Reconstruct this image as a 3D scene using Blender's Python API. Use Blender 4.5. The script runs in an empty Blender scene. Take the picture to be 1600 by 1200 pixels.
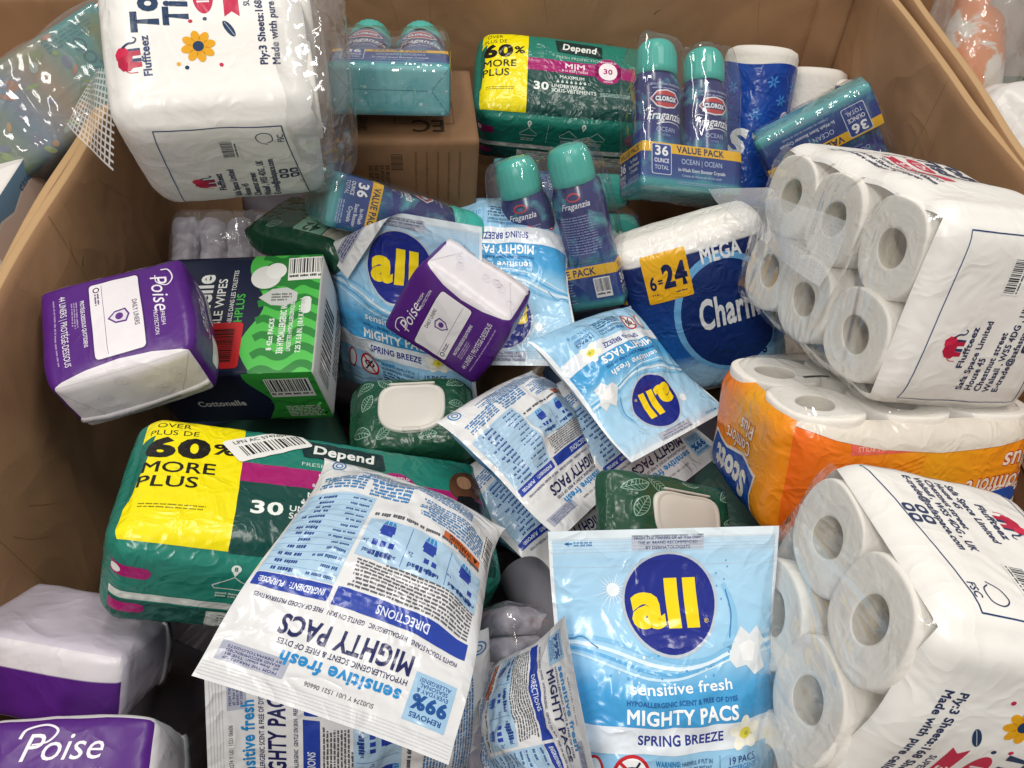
import bpy, bmesh, math, random
import numpy as np
from mathutils import Vector, Matrix, Euler
from mathutils.geometry import tessellate_polygon

# ------------------------------------------------------------------ camera, light, exposure
scene = bpy.context.scene
COL = scene.collection
R = math.radians

cam_data = bpy.data.cameras.new('camera')
cam_data.sensor_width = 36.0
cam_data.lens = 1230.0 / 1600.0 * 36.0
cam_data.clip_start = 0.02
cam_data.clip_end = 100.0
cam = bpy.data.objects.new('camera', cam_data)
COL.objects.link(cam)
cam.location = (0.0, 0.0, 1.52)
cam.rotation_euler = (R(90 - 51), 0.0, 0.0)
scene.camera = cam

world = bpy.data.worlds.new('World')
scene.world = world
world.use_nodes = True
world.node_tree.nodes['Background'].inputs['Color'].default_value = (1.0, 0.975, 0.94, 1)
world.node_tree.nodes['Background'].inputs['Strength'].default_value = 0.40


def strip_light(loc, sx, sy, power, color=(1.0, 0.955, 0.89), rot=(0, 0, 0)):
    l = bpy.data.lights.new('ceiling_lamp', 'AREA')
    l.shape = 'RECTANGLE'
    l.size, l.size_y = sx, sy
    l.energy = power
    l.color = color
    o = bpy.data.objects.new('ceiling_lamp', l)
    COL.objects.link(o)
    o.location = loc
    o.rotation_euler = rot
    return o


# warehouse luminaires: rows of long tubes high above the bins
for lx, ly, lz, pw in ((-1.25, 0.5, 3.9, 26), (1.2, 0.9, 3.9, 36), (0.1, 2.3, 3.9, 26), (-0.5, -1.3, 3.5, 46)):
    strip_light((lx, ly, lz), 0.34, 1.5, pw)

vs = scene.view_settings
vs.view_transform = 'Standard'
vs.look = 'None'
vs.gamma = 1.0
vs.use_curve_mapping = False
vs.exposure = -0.06
scene.cycles.use_denoising = True
scene.cycles.max_bounces = 10
scene.cycles.transparent_max_bounces = 24
scene.cycles.caustics_reflective = False
scene.cycles.caustics_refractive = False
scene.cycles.sample_clamp_indirect = 4.0


# ------------------------------------------------------------------ materials
def lin(h):
    h = h.lstrip('#')
    out = []
    for i in (0, 2, 4):
        c = int(h[i:i + 2], 16) / 255.0
        out.append(c / 12.92 if c <= 0.04045 else ((c + 0.055) / 1.055) ** 2.4)
    return tuple(out) + (1.0,)


# finish: roughness, specular, (fine bump scale, distance), (crease scale, distance), coat
FIN = {
    'pouch': (0.20, 0.5, (60, 0.0010), (24, 0.0030), 0.0),
    'bag': (0.25, 0.5, (90, 0.0008), (36, 0.0018), 0.0),
    'soft': (0.33, 0.45, (60, 0.0006), (20, 0.0014), 0.0),
    'matte': (0.46, 0.4, (70, 0.0006), (14, 0.0018), 0.0),
    'carton': (0.42, 0.4, (260, 0.00008), None, 0.0),
    'bottle': (0.22, 0.5, None, None, 0.15),
    'cap': (0.33, 0.5, None, None, 0.0),
    'paper': (0.95, 0.15, (220, 0.00035), (40, 0.0010), 0.0),
    'kraft': (0.72, 0.28, (300, 0.00035), (6, 0.0040), 0.0),
    'wrap': (0.30, 0.5, (70, 0.0006), (22, 0.0016), 0.0),
}
MATS = {}


def ramp_nodes(nt, fac_socket, stops, interp='LINEAR'):
    n = nt.nodes.new('ShaderNodeValToRGB')
    n.color_ramp.interpolation = interp
    el = n.color_ramp.elements
    while len(el) > 1:
        el.remove(el[-1])
    for i, (p, c) in enumerate(stops):
        e = el[0] if i == 0 else el.new(p)
        e.position = p
        e.color = lin(c) if isinstance(c, str) else c
    nt.links.new(fac_socket, n.inputs['Fac'])
    return n


def bump_chain(nt, fine, crease, strength=1.0, stretch=None):
    """noise height + sharp crease height in object space -> normal socket"""
    tc = nt.nodes.new('ShaderNodeTexCoord')
    last = None
    if fine:
        nz = nt.nodes.new('ShaderNodeTexNoise')
        nz.inputs['Scale'].default_value = fine[0]
        nz.inputs['Detail'].default_value = 3
        nt.links.new(tc.outputs['Object'], nz.inputs['Vector'])
        b = nt.nodes.new('ShaderNodeBump')
        b.inputs['Strength'].default_value = 0.55 * strength
        b.inputs['Distance'].default_value = fine[1]
        nt.links.new(nz.outputs['Fac'], b.inputs['Height'])
        last = b
    if crease:
        nz = nt.nodes.new('ShaderNodeTexNoise')
        nz.inputs['Scale'].default_value = crease[0]
        nz.inputs['Detail'].default_value = 2
        nz.inputs['Distortion'].default_value = 0.6
        if stretch:
            mp = nt.nodes.new('ShaderNodeMapping')
            mp.inputs['Scale'].default_value = stretch
            mp.inputs['Rotation'].default_value = (0.3, 0.2, 0.5)
            nt.links.new(tc.outputs['Object'], mp.inputs['Vector'])
            nt.links.new(mp.outputs[0], nz.inputs['Vector'])
        else:
            nt.links.new(tc.outputs['Object'], nz.inputs['Vector'])
        m1 = nt.nodes.new('ShaderNodeMath'); m1.operation = 'SUBTRACT'; m1.inputs[1].default_value = 0.5
        m2 = nt.nodes.new('ShaderNodeMath'); m2.operation = 'ABSOLUTE'
        m3 = nt.nodes.new('ShaderNodeMath'); m3.operation = 'MULTIPLY'; m3.inputs[1].default_value = -4.0
        nt.links.new(nz.outputs['Fac'], m1.inputs[0])
        nt.links.new(m1.outputs[0], m2.inputs[0])
        nt.links.new(m2.outputs[0], m3.inputs[0])
        b = nt.nodes.new('ShaderNodeBump')
        b.inputs['Strength'].default_value = 0.7 * strength
        b.inputs['Distance'].default_value = crease[1]
        nt.links.new(m3.outputs[0], b.inputs['Height'])
        if last:
            nt.links.new(last.outputs['Normal'], b.inputs['Normal'])
        last = b
    return last.outputs['Normal'] if last else None


def mat(color, fin='soft', ramp=None, mottle=None, name=None, rough=None):
    """color: hex; ramp: (axis, stops, interp) over the face's UV; mottle: (hex, scale, lo, hi)"""
    key = (color, fin, str(ramp), str(mottle), rough)
    if key in MATS:
        return MATS[key]
    m = bpy.data.materials.new(name or ('%s_%s' % (fin, color.lstrip('#'))))
    m.use_nodes = True
    nt = m.node_tree
    p = nt.nodes['Principled BSDF']
    r, sp, fine, crease, coat = FIN[fin]
    p.inputs['Roughness'].default_value = rough if rough is not None else r
    p.inputs['Specular IOR Level'].default_value = sp
    p.inputs['Coat Weight'].default_value = coat
    p.inputs['Coat Roughness'].default_value = 0.08
    p.inputs['Base Color'].default_value = lin(color)
    csock = None
    if ramp:
        axis, stops, interp = ramp
        if axis in 'uv':
            tc = nt.nodes.new('ShaderNodeTexCoord')
            sx = nt.nodes.new('ShaderNodeSeparateXYZ')
            nt.links.new(tc.outputs['UV'], sx.inputs[0])
            csock = ramp_nodes(nt, sx.outputs['X' if axis == 'u' else 'Y'], stops, interp).outputs['Color']
    if mottle:
        c2, sc, lo, hi = mottle
        tc = nt.nodes.new('ShaderNodeTexCoord')
        nz = nt.nodes.new('ShaderNodeTexNoise')
        nz.inputs['Scale'].default_value = sc
        nz.inputs['Detail'].default_value = 5
        nz.inputs['Distortion'].default_value = 0.4
        nt.links.new(tc.outputs['Object'], nz.inputs['Vector'])
        mr = nt.nodes.new('ShaderNodeMapRange')
        mr.inputs['From Min'].default_value = lo
        mr.inputs['From Max'].default_value = hi
        nt.links.new(nz.outputs['Fac'], mr.inputs['Value'])
        mx = nt.nodes.new('ShaderNodeMix'); mx.data_type = 'RGBA'
        nt.links.new(mr.outputs[0], mx.inputs['Factor'])
        if csock:
            nt.links.new(csock, mx.inputs['A'])
        else:
            mx.inputs['A'].default_value = lin(color)
        mx.inputs['B'].default_value = lin(c2)
        csock = mx.outputs['Result']
    if csock:
        nt.links.new(csock, p.inputs['Base Color'])
    nrm = bump_chain(nt, fine, crease)
    if nrm:
        nt.links.new(nrm, p.inputs['Normal'])
    thin = {'wrap': .10, 'paper': .15}.get(fin)
    if thin:        # thin white plastic and tissue let light through
        tl_ = nt.nodes.new('ShaderNodeBsdfTranslucent')
        tl_.inputs['Color'].default_value = lin(color)
        mx = nt.nodes.new('ShaderNodeMixShader')
        mx.inputs[0].default_value = thin
        nt.links.new(p.outputs[0], mx.inputs[1])
        nt.links.new(tl_.outputs[0], mx.inputs[2])
        nt.links.new(mx.outputs[0], nt.nodes['Material Output'].inputs['Surface'])
    MATS[key] = m
    return m


def film_mat(name, milk=0.05, crease=(24, 0.004), fine=(75, 0.0016), rough=0.09, tint='#ffffff', gain=1.0):
    """clear plastic film: mostly transparent, Fresnel gloss, a trace of white haze"""
    key = ('film', name)
    if key in MATS:
        return MATS[key]
    m = bpy.data.materials.new(name)
    m.use_nodes = True
    nt = m.node_tree
    nt.nodes.remove(nt.nodes['Principled BSDF'])
    out = nt.nodes['Material Output']
    tr = nt.nodes.new('ShaderNodeBsdfTransparent')
    tr.inputs['Color'].default_value = (0.97, 0.97, 0.97, 1)
    gl = nt.nodes.new('ShaderNodeBsdfGlossy')
    gl.inputs['Roughness'].default_value = rough
    gl.inputs['Color'].default_value = (1, 1, 1, 1)
    df = nt.nodes.new('ShaderNodeBsdfDiffuse')
    df.inputs['Color'].default_value = lin(tint)
    nrm = bump_chain(nt, fine, crease, 1.0, (1.0, 0.32, 0.6))
    lw = nt.nodes.new('ShaderNodeLayerWeight')
    lw.inputs['Blend'].default_value = 0.5
    nt.links.new(nrm, lw.inputs['Normal'])
    nt.links.new(nrm, gl.inputs['Normal'])
    pw = nt.nodes.new('ShaderNodeMath'); pw.operation = 'POWER'; pw.inputs[1].default_value = 4.0
    nt.links.new(lw.outputs['Facing'], pw.inputs[0])
    mul = nt.nodes.new('ShaderNodeMath'); mul.operation = 'MULTIPLY_ADD'
    mul.inputs[1].default_value = 0.75 * gain
    mul.inputs[2].default_value = 0.085 * gain
    mul.use_clamp = True
    nt.links.new(pw.outputs[0], mul.inputs[0])
    m1 = nt.nodes.new('ShaderNodeMixShader')
    m1.inputs[0].default_value = milk
    nt.links.new(tr.outputs[0], m1.inputs[1])
    nt.links.new(df.outputs[0], m1.inputs[2])
    m2 = nt.nodes.new('ShaderNodeMixShader')
    nt.links.new(mul.outputs[0], m2.inputs[0])
    nt.links.new(m1.outputs[0], m2.inputs[1])
    nt.links.new(gl.outputs[0], m2.inputs[2])
    nt.links.new(m2.outputs[0], out.inputs['Surface'])
    MATS[key] = m
    return m


# ------------------------------------------------------------------ objects
def tag(o, label=None, cat=None, group=None, kind=None):
    if label: o['label'] = label
    if cat: o['category'] = cat
    if group: o['group'] = group
    if kind: o['kind'] = kind
    return o


def thing(name, loc, rot, label, cat, group=None):
    o = bpy.data.objects.new(name, None)
    o.empty_display_size = 0.05
    COL.objects.link(o)
    o.location = loc
    o.rotation_euler = rot
    return tag(o, label, cat, group)


def mesh_obj(name, verts, faces, mats, parent=None, midx=None, uvs=None, normals=None, smooth=True):
    me = bpy.data.meshes.new(name)
    me.from_pydata([tuple(map(float, v)) for v in verts], [], [tuple(map(int, f)) for f in faces])
    for m in (mats if isinstance(mats, (list, tuple)) else [mats]):
        me.materials.append(m)
    if midx is not None:
        me.polygons.foreach_set('material_index', np.asarray(midx, dtype=np.int32))
    if uvs is not None:
        lay = me.uv_layers.new(name='UVMap')
        lay.data.foreach_set('uv', np.asarray(uvs, dtype=np.float32).ravel())
    me.polygons.foreach_set('use_smooth', np.full(len(me.polygons), smooth))
    me.update()
    if normals is not None:
        me.normals_split_custom_set_from_vertices([tuple(map(float, n)) for n in normals])
    o = bpy.data.objects.new(name, me)
    COL.objects.link(o)
    if parent:
        o.parent = parent
    return o


def bm_obj(name, bm, m, parent=None, smooth=True):
    me = bpy.data.meshes.new(name)
    bm.normal_update()
    bm.to_mesh(me)
    bm.free()
    me.materials.append(m)
    me.polygons.foreach_set('use_smooth', np.full(len(me.polygons), smooth))
    o = bpy.data.objects.new(name, me)
    COL.objects.link(o)
    if parent:
        o.parent = parent
    return o


# smooth vector noise from random sine waves (vectorised)
def waves(Pt, scale, seed, n=7, ridge=False):
    rg = np.random.RandomState(seed)
    K = rg.randn(n, 3)
    K = K / np.linalg.norm(K, axis=1)[:, None] * scale * (0.55 + 0.9 * rg.rand(n))[:, None]
    ph = rg.rand(n) * 6.283
    A = (0.5 + rg.rand(n))
    V = np.sin(Pt @ K.T + ph)
    if ridge:
        V = 1.0 - 2.0 * np.abs(V) ** 0.7
    return (V * A).sum(-1) / A.sum() * 1.6


def wavevec(Pt, scale, seed):
    return np.stack([waves(Pt, scale, seed * 3 + i) for i in range(3)], -1)


class Patch:
    """a rectangular sheet of points; art is laid on it in face units"""

    def __init__(self, P, w, h):
        self.P = P          # [nv+1, nu+1, 3], row 0 at the bottom
        self.w, self.h = w, h
        du = np.gradient(P, axis=1)
        dv = np.gradient(P, axis=0)
        N = np.cross(du, dv)
        self.N = N / np.maximum(np.linalg.norm(N, axis=-1), 1e-12)[..., None]

    def sample(self, u, v):
        nv, nu = self.P.shape[0] - 1, self.P.shape[1] - 1
        a = np.clip((u / self.w + 0.5) * nu, 0, nu - 1e-6)
        b = np.clip((v / self.h + 0.5) * nv, 0, nv - 1e-6)
        i, j = a.astype(int), b.astype(int)
        fa, fb = (a - i)[:, None], (b - j)[:, None]

        def tri(G):     # the two triangles of each cell, split along the rising diagonal
            p00, p10, p11, p01 = G[j, i], G[j, i + 1], G[j + 1, i + 1], G[j + 1, i]
            return np.where(fa >= fb, p00 + fa * (p10 - p00) + fb * (p11 - p10), p00 + fb * (p01 - p00) + fa * (p11 - p01))
        N = tri(self.N)
        return tri(self.P), N / np.maximum(np.linalg.norm(N, axis=-1), 1e-12)[:, None]


def patches_obj(name, patches, mats, parent, weld=1e-5):
    """join patches (each with its own material) into one welded mesh"""
    V, Fc, MI, UV = [], [], [], []
    base = 0
    for k, pt in enumerate(patches):
        nv, nu = pt.P.shape[0] - 1, pt.P.shape[1] - 1
        V.append(pt.P.reshape(-1, 3))
        J, I = np.meshgrid(np.arange(nv), np.arange(nu), indexing='ij')
        a = (base + J * (nu + 1) + I).ravel()
        q = np.stack([a, a + 1, a + nu + 2, a + nu + 1], 1)
        Fc.append(q)
        MI += [k] * len(q)
        u0, v0 = (I / nu).ravel(), (J / nv).ravel()
        u1, v1 = ((I + 1) / nu).ravel(), ((J + 1) / nv).ravel()
        UV.append(np.stack([np.stack([u0, v0], 1), np.stack([u1, v0], 1), np.stack([u1, v1], 1), np.stack([u0, v1], 1)], 1))
        base += (nv + 1) * (nu + 1)
    V = np.concatenate(V)
    Fc = np.concatenate(Fc)
    UV = np.concatenate(UV)
    key = np.round(V / weld).astype(np.int64)
    _, first, inv = np.unique(key, axis=0, return_index=True, return_inverse=True)
    inv = inv.ravel()
    V2 = V[first]
    F2 = inv[Fc]
    T2 = np.concatenate([F2[:, [0, 1, 2]], F2[:, [0, 2, 3]]])
    UT = np.concatenate([UV[:, [0, 1, 2]], UV[:, [0, 2, 3]]])
    MI2 = np.array(MI + MI)
    ok = (T2[:, 0] != T2[:, 1]) & (T2[:, 1] != T2[:, 2]) & (T2[:, 0] != T2[:, 2])
    faces, keep_uv, keep_mi = T2[ok].tolist(), UT[ok], MI2[ok]
    return mesh_obj(name, V2, faces, mats, parent, keep_mi, keep_uv)


# ------------------------------------------------------------------ lettering: glyph meshes are made once
GLYPH = {}
WEIGHTS = {'r': 0.0, 's': 0.014, 'b': 0.030, 'x': 0.052}
CHARS = "ABCDEFGHIJKLMNOPQRSTUVWXYZabcdefghijklmnopqrstuvwxyz0123456789%&.,:;|/()+-=*@#!'ÊÉé®™"


def embolden(v, f, off):
    """grow a glyph by a mitred ring round its outline"""
    edges = {}
    tri = []
    for q in f:
        a = sum(v[q[i]][0] * v[q[(i + 1) % len(q)]][1] - v[q[(i + 1) % len(q)]][0] * v[q[i]][1] for i in range(len(q)))
        q = q if a > 0 else q[::-1]
        tri.append(tuple(q))
        for i in range(len(q)):
            edges[(q[i], q[(i + 1) % len(q)])] = True
    bd = [(a, c) for (a, c) in edges if (c, a) not in edges]
    nin, nout = {}, {}
    for a, c in bd:
        d = v[c] - v[a]
        n = np.array([d[1], -d[0]]) / max(np.linalg.norm(d), 1e-9)
        nout.setdefault(a, n)
        nin.setdefault(c, n)
    idx, V = {}, [tuple(p) for p in v]
    for k in nout:
        n1, n2 = nin.get(k, nout[k]), nout[k]
        m = (n1 + n2) / max(1 + float(n1 @ n2), 0.45)
        idx[k] = len(V)
        V.append(tuple(v[k] + m * off))
    F = list(tri)
    for a, c in bd:
        if a in idx and c in idx:
            F.append((c, a, idx[a], idx[c]))
    return np.array(V), F


def make_glyphs():
    tmp = []
    for wk, off in (('r', 0.0),):
        for ch in CHARS:
            for s in (ch, 'H' + ch + 'H'):
                cu = bpy.data.curves.new('g', 'FONT')
                cu.body = s
                cu.size = 1.0
                cu.resolution_u = 3
                o = bpy.data.objects.new('g', cu)
                COL.objects.link(o)
                tmp.append((wk, ch, s, o))
        cu = bpy.data.curves.new('g', 'FONT'); cu.body = 'HH'; cu.size = 1.0
        o = bpy.data.objects.new('g', cu); COL.objects.link(o)
        tmp.append((wk, None, 'HH', o))
    dg = bpy.context.evaluated_depsgraph_get()
    dg.update()
    raw = {}
    for wk, ch, s, o in tmp:
        me = bpy.data.meshes.new_from_object(o.evaluated_get(dg))
        v = np.array([x.co[:2] for x in me.vertices]) if len(me.vertices) else np.zeros((0, 2))
        f = [tuple(p.vertices) for p in me.polygons]
        raw[(wk, s)] = (v, f)
        bpy.data.meshes.remove(me)
    for wk, ch, s, o in tmp:
        cu = o.data
        bpy.data.objects.remove(o)
        bpy.data.curves.remove(cu)
    hh = np.ptp(raw[('r', 'HH')][0][:, 0])
    for ch in CHARS:
        v, f = raw[('r', ch)]
        adv = np.ptp(raw[('r', 'H' + ch + 'H')][0][:, 0]) - hh
        for wk, off in WEIGHTS.items():
            v2, f2 = embolden(v, f, off) if off else (v, f)
            GLYPH[(wk, ch)] = (v2, f2, adv + off * 1.1)
    for wk in WEIGHTS:
        GLYPH[(wk, ' ')] = (np.zeros((0, 2)), [], 0.30)


make_glyphs()


class Art:
    """flat print for one face, in cm from the face centre (x right, y up)"""

    def __init__(self, W, H, fin):
        self.W, self.H, self.fin = W, H, fin
        self.items = []
        self.part = 'lettering'
        self.M = np.eye(3)

    def at(self, x=0, y=0, rot=0, s=1.0, sy=None):
        c, n = math.cos(R(rot)), math.sin(R(rot))
        sy = s if sy is None else sy
        self.M = np.array([[c * s, -n * sy, x], [n * s, c * sy, y], [0, 0, 1]])
        return self

    def add(self, v, f, col, lv):
        if not len(v):
            return
        v = np.asarray(v, float)
        v = v @ self.M[:2, :2].T + self.M[:2, 2]
        self.items.append((v, f, col, lv, self.part))

    def poly(self, pts, col, lv=1):
        tri = tessellate_polygon([[Vector((p[0], p[1], 0)) for p in pts]])
        self.add(pts, [tuple(t) for t in tri], col, lv)

    def rect(self, x, y, w, h, col, lv=0, r=0.0, rot=0.0):
        if r > 0:
            pts = []
            for cx, cy, a0 in ((x + w / 2 - r, y + h / 2 - r, 0), (x - w / 2 + r, y + h / 2 - r, 90), (x - w / 2 + r, y - h / 2 + r, 180), (x + w / 2 - r, y - h / 2 + r, 270)):
                for k in range(5):
                    a = R(a0 + 22.5 * k)
                    pts.append((cx + r * math.cos(a), cy + r * math.sin(a)))
        else:
            pts = [(x - w / 2, y - h / 2), (x + w / 2, y - h / 2), (x + w / 2, y + h / 2), (x - w / 2, y + h / 2)]
        if rot:
            c, n = math.cos(R(rot)), math.sin(R(rot))
            pts = [(x + (px - x) * c - (py - y) * n, y + (px - x) * n + (py - y) * c) for px, py in pts]
        self.poly(pts, col, lv)

    def ell(self, x, y, rx, ry, col, lv=1, rot=0, n=28, a0=0, a1=360):
        c, s = math.cos(R(rot)), math.sin(R(rot))
        pts = []
        for k in range(n + (0 if a1 - a0 >= 360 else 1)):
            a = R(a0 + (a1 - a0) * k / n)
            ex, ey = rx * math.cos(a), ry * math.sin(a)
            pts.append((x + ex * c - ey * s, y + ex * s + ey * c))
        self.poly(pts, col, lv)

    def line(self, pts, w, col, lv=1, w2=None):
        """a stroke of width w (tapering to w2) through the points"""
        pts = np.asarray(pts, float)
        t = np.gradient(pts, axis=0)
        t /= np.maximum(np.linalg.norm(t, axis=1), 1e-9)[:, None]
        nrm = np.stack([-t[:, 1], t[:, 0]], 1)
        ww = np.linspace(w, w if w2 is None else w2, len(pts))[:, None] / 2
        v = np.concatenate([pts + nrm * ww, pts - nrm * ww])
        n = len(pts)
        self.add(v, [(i, i + n, i + n + 1, i + 1) for i in range(n - 1)], col, lv)

    def curve(self, pts, w, col, lv=1, w2=None, n=8):
        P = np.asarray(pts, float)
        Q = np.concatenate([[2 * P[0] - P[1]], P, [2 * P[-1] - P[-2]]])
        out = []
        for i in range(1, len(Q) - 2):
            for k in range(n):
                t = k / n
                p0, p1, p2, p3 = Q[i - 1:i + 3]
                out.append(0.5 * ((2 * p1) + (-p0 + p2) * t + (2 * p0 - 5 * p1 + 4 * p2 - p3) * t * t + (-p0 + 3 * p1 - 3 * p2 + p3) * t ** 3))
        out.append(P[-1])
        self.line(out, w, col, lv, w2)

    def ring(self, x, y, rx, ry, w, col, lv=1, rot=0):
        c, s = math.cos(R(rot)), math.sin(R(rot))
        a = np.linspace(0, 2 * math.pi, 33)
        ex, ey = rx * np.cos(a), ry * np.sin(a)
        self.line(np.stack([x + ex * c - ey * s, y + ex * s + ey * c], 1), w, col, lv)

    def text(self, s, x, y, size, col, wt='r', al='c', rot=0, lv=2, shear=0.0, sx=1.0, track=0.0, fit=None, arc=None):
        """size = cap height in cm; fit = total width in cm"""
        k = size / 0.69
        V, Fc, cx, base = [], [], 0.0, 0
        for ch in s:
            v, f, adv = GLYPH.get((wt, ch), GLYPH[(wt, ' ')])
            if len(v):
                V.append(v + np.array([cx, 0]))
                Fc += [tuple(i + base for i in q) for q in f]
                base += len(v)
            cx += adv + track
        if not V:
            return
        V = np.concatenate(V)
        V[:, 0] += V[:, 1] * shear
        tot = cx - track
        fx = k * sx
        if fit:
            fx = fit / tot
        V = V * np.array([fx, k])
        V[:, 0] -= {'l': 0, 'c': 0.5, 'r': 1.0}[al] * tot * fx
        if arc:
            a = V[:, 0] / arc
            V = np.stack([(arc + V[:, 1]) * np.sin(a), (arc + V[:, 1]) * np.cos(a) - arc], 1)
        c, n = math.cos(R(rot)), math.sin(R(rot))
        V = V @ np.array([[c, n], [-n, c]]) + np.array([x, y])
        self.add(V, Fc, col, lv)

    def greek(self, x, y, w, h, n, col, seed=0, fill=0.55, lv=2, ragged=0.25):
        """lines of print too small to read: word-long dashes; x,y is the top left"""
        rg = random.Random(seed)
        V, Fc = [], []
        step = h / n
        for i in range(n):
            yy = y - (i + 0.5) * step
            xx = x
            end = x + w * (1 - ragged * rg.random() * (1 if i % 3 == 2 else 0.25))
            t = step * fill / 2
            while xx < end - 0.04:
                for _ in range(rg.randint(2, 7)):
                    lw = t * rg.uniform(.9, 1.5)
                    if xx + lw > end:
                        break
                    b = len(V)
                    top = t * rg.choice((1.0, 1.0, 1.0, 1.45))
                    V += [(xx, yy - t), (xx + lw, yy - t), (xx + lw, yy + top), (xx, yy + top)]
                    Fc.append((b, b + 1, b + 2, b + 3))
                    xx += lw * 1.22
                xx += t * 1.3
        self.add(V, Fc, col, lv)

    def barcode(self, x, y, w, h, bg='#f2f2f0', fg='#141414', seed=1, rot=0, pad=0.18, label=True):
        old = self.part
        self.part = 'barcode_label'
        M0 = self.M
        c, n = math.cos(R(rot)), math.sin(R(rot))
        self.M = M0 @ np.array([[c, -n, x], [n, c, y], [0, 0, 1]])
        self.rect(0, 0, w, h, bg, 3)
        rg = random.Random(seed)
        V, Fc = [], []
        xx = -w / 2 + pad
        while xx < w / 2 - pad:
            ww = rg.choice((0.05, 0.05, 0.09, 0.13)) * w / 3.0
            b = len(V)
            y0 = -h / 2 + (0.3 * h if label else pad)
            V += [(xx, y0), (xx + ww, y0), (xx + ww, h / 2 - pad), (xx, h / 2 - pad)]
            Fc.append((b, b + 1, b + 2, b + 3))
            xx += ww + rg.choice((0.05, 0.08, 0.11)) * w / 3.0
        self.add(V, Fc, fg, 4)
        if label:
            self.greek(-w / 2 + pad, -h / 2 + 0.25 * h, w - 2 * pad, 0.15 * h, 1, fg, seed, lv=4)
        self.M = M0
        self.part = old


FINE_PRINT = {'lettering', 'water_splash', 'bokeh_print', 'sparkle', 'leaf_print', 'load_table', 'ingredient_table', 'flower_print', 'stripe_print', 'picture_print', 'barcode_label', 'barcode_sticker', 'red_label', 'recycling_mark', 'heat_seal', 'gusset_fold', 'fold_line', 'flower_mark', 'wear_marks', 'border'}


def lay(art, patch, parent, eps=0.00022, diag=True):
    """conform the art to the patch and hang it under the parent, one mesh per printed part"""
    sx, sy = patch.w / art.W, patch.h / art.H
    nv, nu = patch.P.shape[0] - 1, patch.P.shape[1] - 1
    du, dv = patch.w / nu, patch.h / nv
    groups = {}
    for v, f, col, lv, part in art.items:
        uv = v * np.array([sx, sy])
        lo, hi = uv.min(0), uv.max(0)
        if hi[0] < -patch.w / 2 or lo[0] > patch.w / 2 or hi[1] < -patch.h / 2 or lo[1] > patch.h / 2:
            continue
        bm = bmesh.new()
        bv = [bm.verts.new((p[0], p[1], 0)) for p in uv]
        for q in f:
            try:
                bm.faces.new([bv[i] for i in q])
            except ValueError:
                pass
        for ax, half, step, l, h_ in ((0, patch.w / 2, du, lo[0], hi[0]), (1, patch.h / 2, dv, lo[1], hi[1])):
            nrm = (1, 0, 0) if ax == 0 else (0, 1, 0)
            if h_ > half:
                bmesh.ops.bisect_plane(bm, geom=bm.verts[:] + bm.edges[:] + bm.faces[:], plane_co=[c * half for c in nrm], plane_no=nrm, clear_outer=True)
            if l < -half:
                bmesh.ops.bisect_plane(bm, geom=bm.verts[:] + bm.edges[:] + bm.faces[:], plane_co=[-c * half for c in nrm], plane_no=nrm, clear_inner=True)
            k0 = int(math.ceil((max(l, -half) + half) / step))
            k1 = int(math.floor((min(h_, half) + half) / step))
            for k in range(k0, k1 + 1):
                p = -half + k * step
                bmesh.ops.bisect_plane(bm, geom=bm.verts[:] + bm.edges[:] + bm.faces[:], plane_co=[c * p for c in nrm], plane_no=nrm)
        if not bm.faces:
            bm.free()
            continue
        if diag:
            cc = np.array([((x.co[0] + patch.w / 2) / du - (x.co[1] + patch.h / 2) / dv) for x in bm.verts])
            nrm = Vector((1 / du, -1 / dv, 0)).normalized()
            for k in range(int(math.ceil(cc.min() + 1e-6)), int(math.floor(cc.max() - 1e-6)) + 1):
                bmesh.ops.bisect_plane(bm, geom=bm.verts[:] + bm.edges[:] + bm.faces[:], plane_co=(-patch.w / 2 + k * du, -patch.h / 2, 0), plane_no=nrm)
        bm.verts.index_update()
        vv = np.array([x.co[:2] for x in bm.verts])
        ff = [[x.index for x in fc.verts] for fc in bm.faces]
        flip = [fc.calc_area() > 0 and fc.normal.z < 0 for fc in bm.faces]
        bm.normal_update()
        flip = [fc.normal.z < 0 for fc in bm.faces]
        bm.free()
        P, N = patch.sample(vv[:, 0], vv[:, 1])
        P = P + N * (eps + lv * 0.00010)
        g = groups.setdefault(part, dict(V=[], N=[], F=[], M=[], mats=[], n=0))
        mm = mat(col, art.fin) if isinstance(col, str) else col
        if mm not in g['mats']:
            g['mats'].append(mm)
        mi = g['mats'].index(mm)
        g['V'].append(P); g['N'].append(N)
        for q, fl in zip(ff, flip):
            q = [i + g['n'] for i in q]
            g['F'].append(q[::-1] if fl else q)
            g['M'].append(mi)
        g['n'] += len(P)
    out = []
    for part, g in groups.items():
        part = part.split('#')[0]
        o = mesh_obj(part, np.concatenate(g['V']), g['F'], g['mats'], parent, g['M'], None, np.concatenate(g['N']))
        if part in FINE_PRINT:
            o['kind'] = 'stuff'     # print too small to pick apart letter by letter
        out.append(o)
    return out


# ------------------------------------------------------------------ soft packs and pouches
SIDES = {   # origin axis order: (u axis, v axis, normal axis) with signs
    'front': ((0, 1), (1, 1), (2, 1)), 'back': ((0, -1), (1, 1), (2, -1)),
    'right': ((2, -1), (1, 1), (0, 1)), 'left': ((2, 1), (1, 1), (0, -1)),
    'top': ((0, 1), (2, -1), (1, 1)), 'bottom': ((0, 1), (2, 1), (1, -1)),
}


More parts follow.
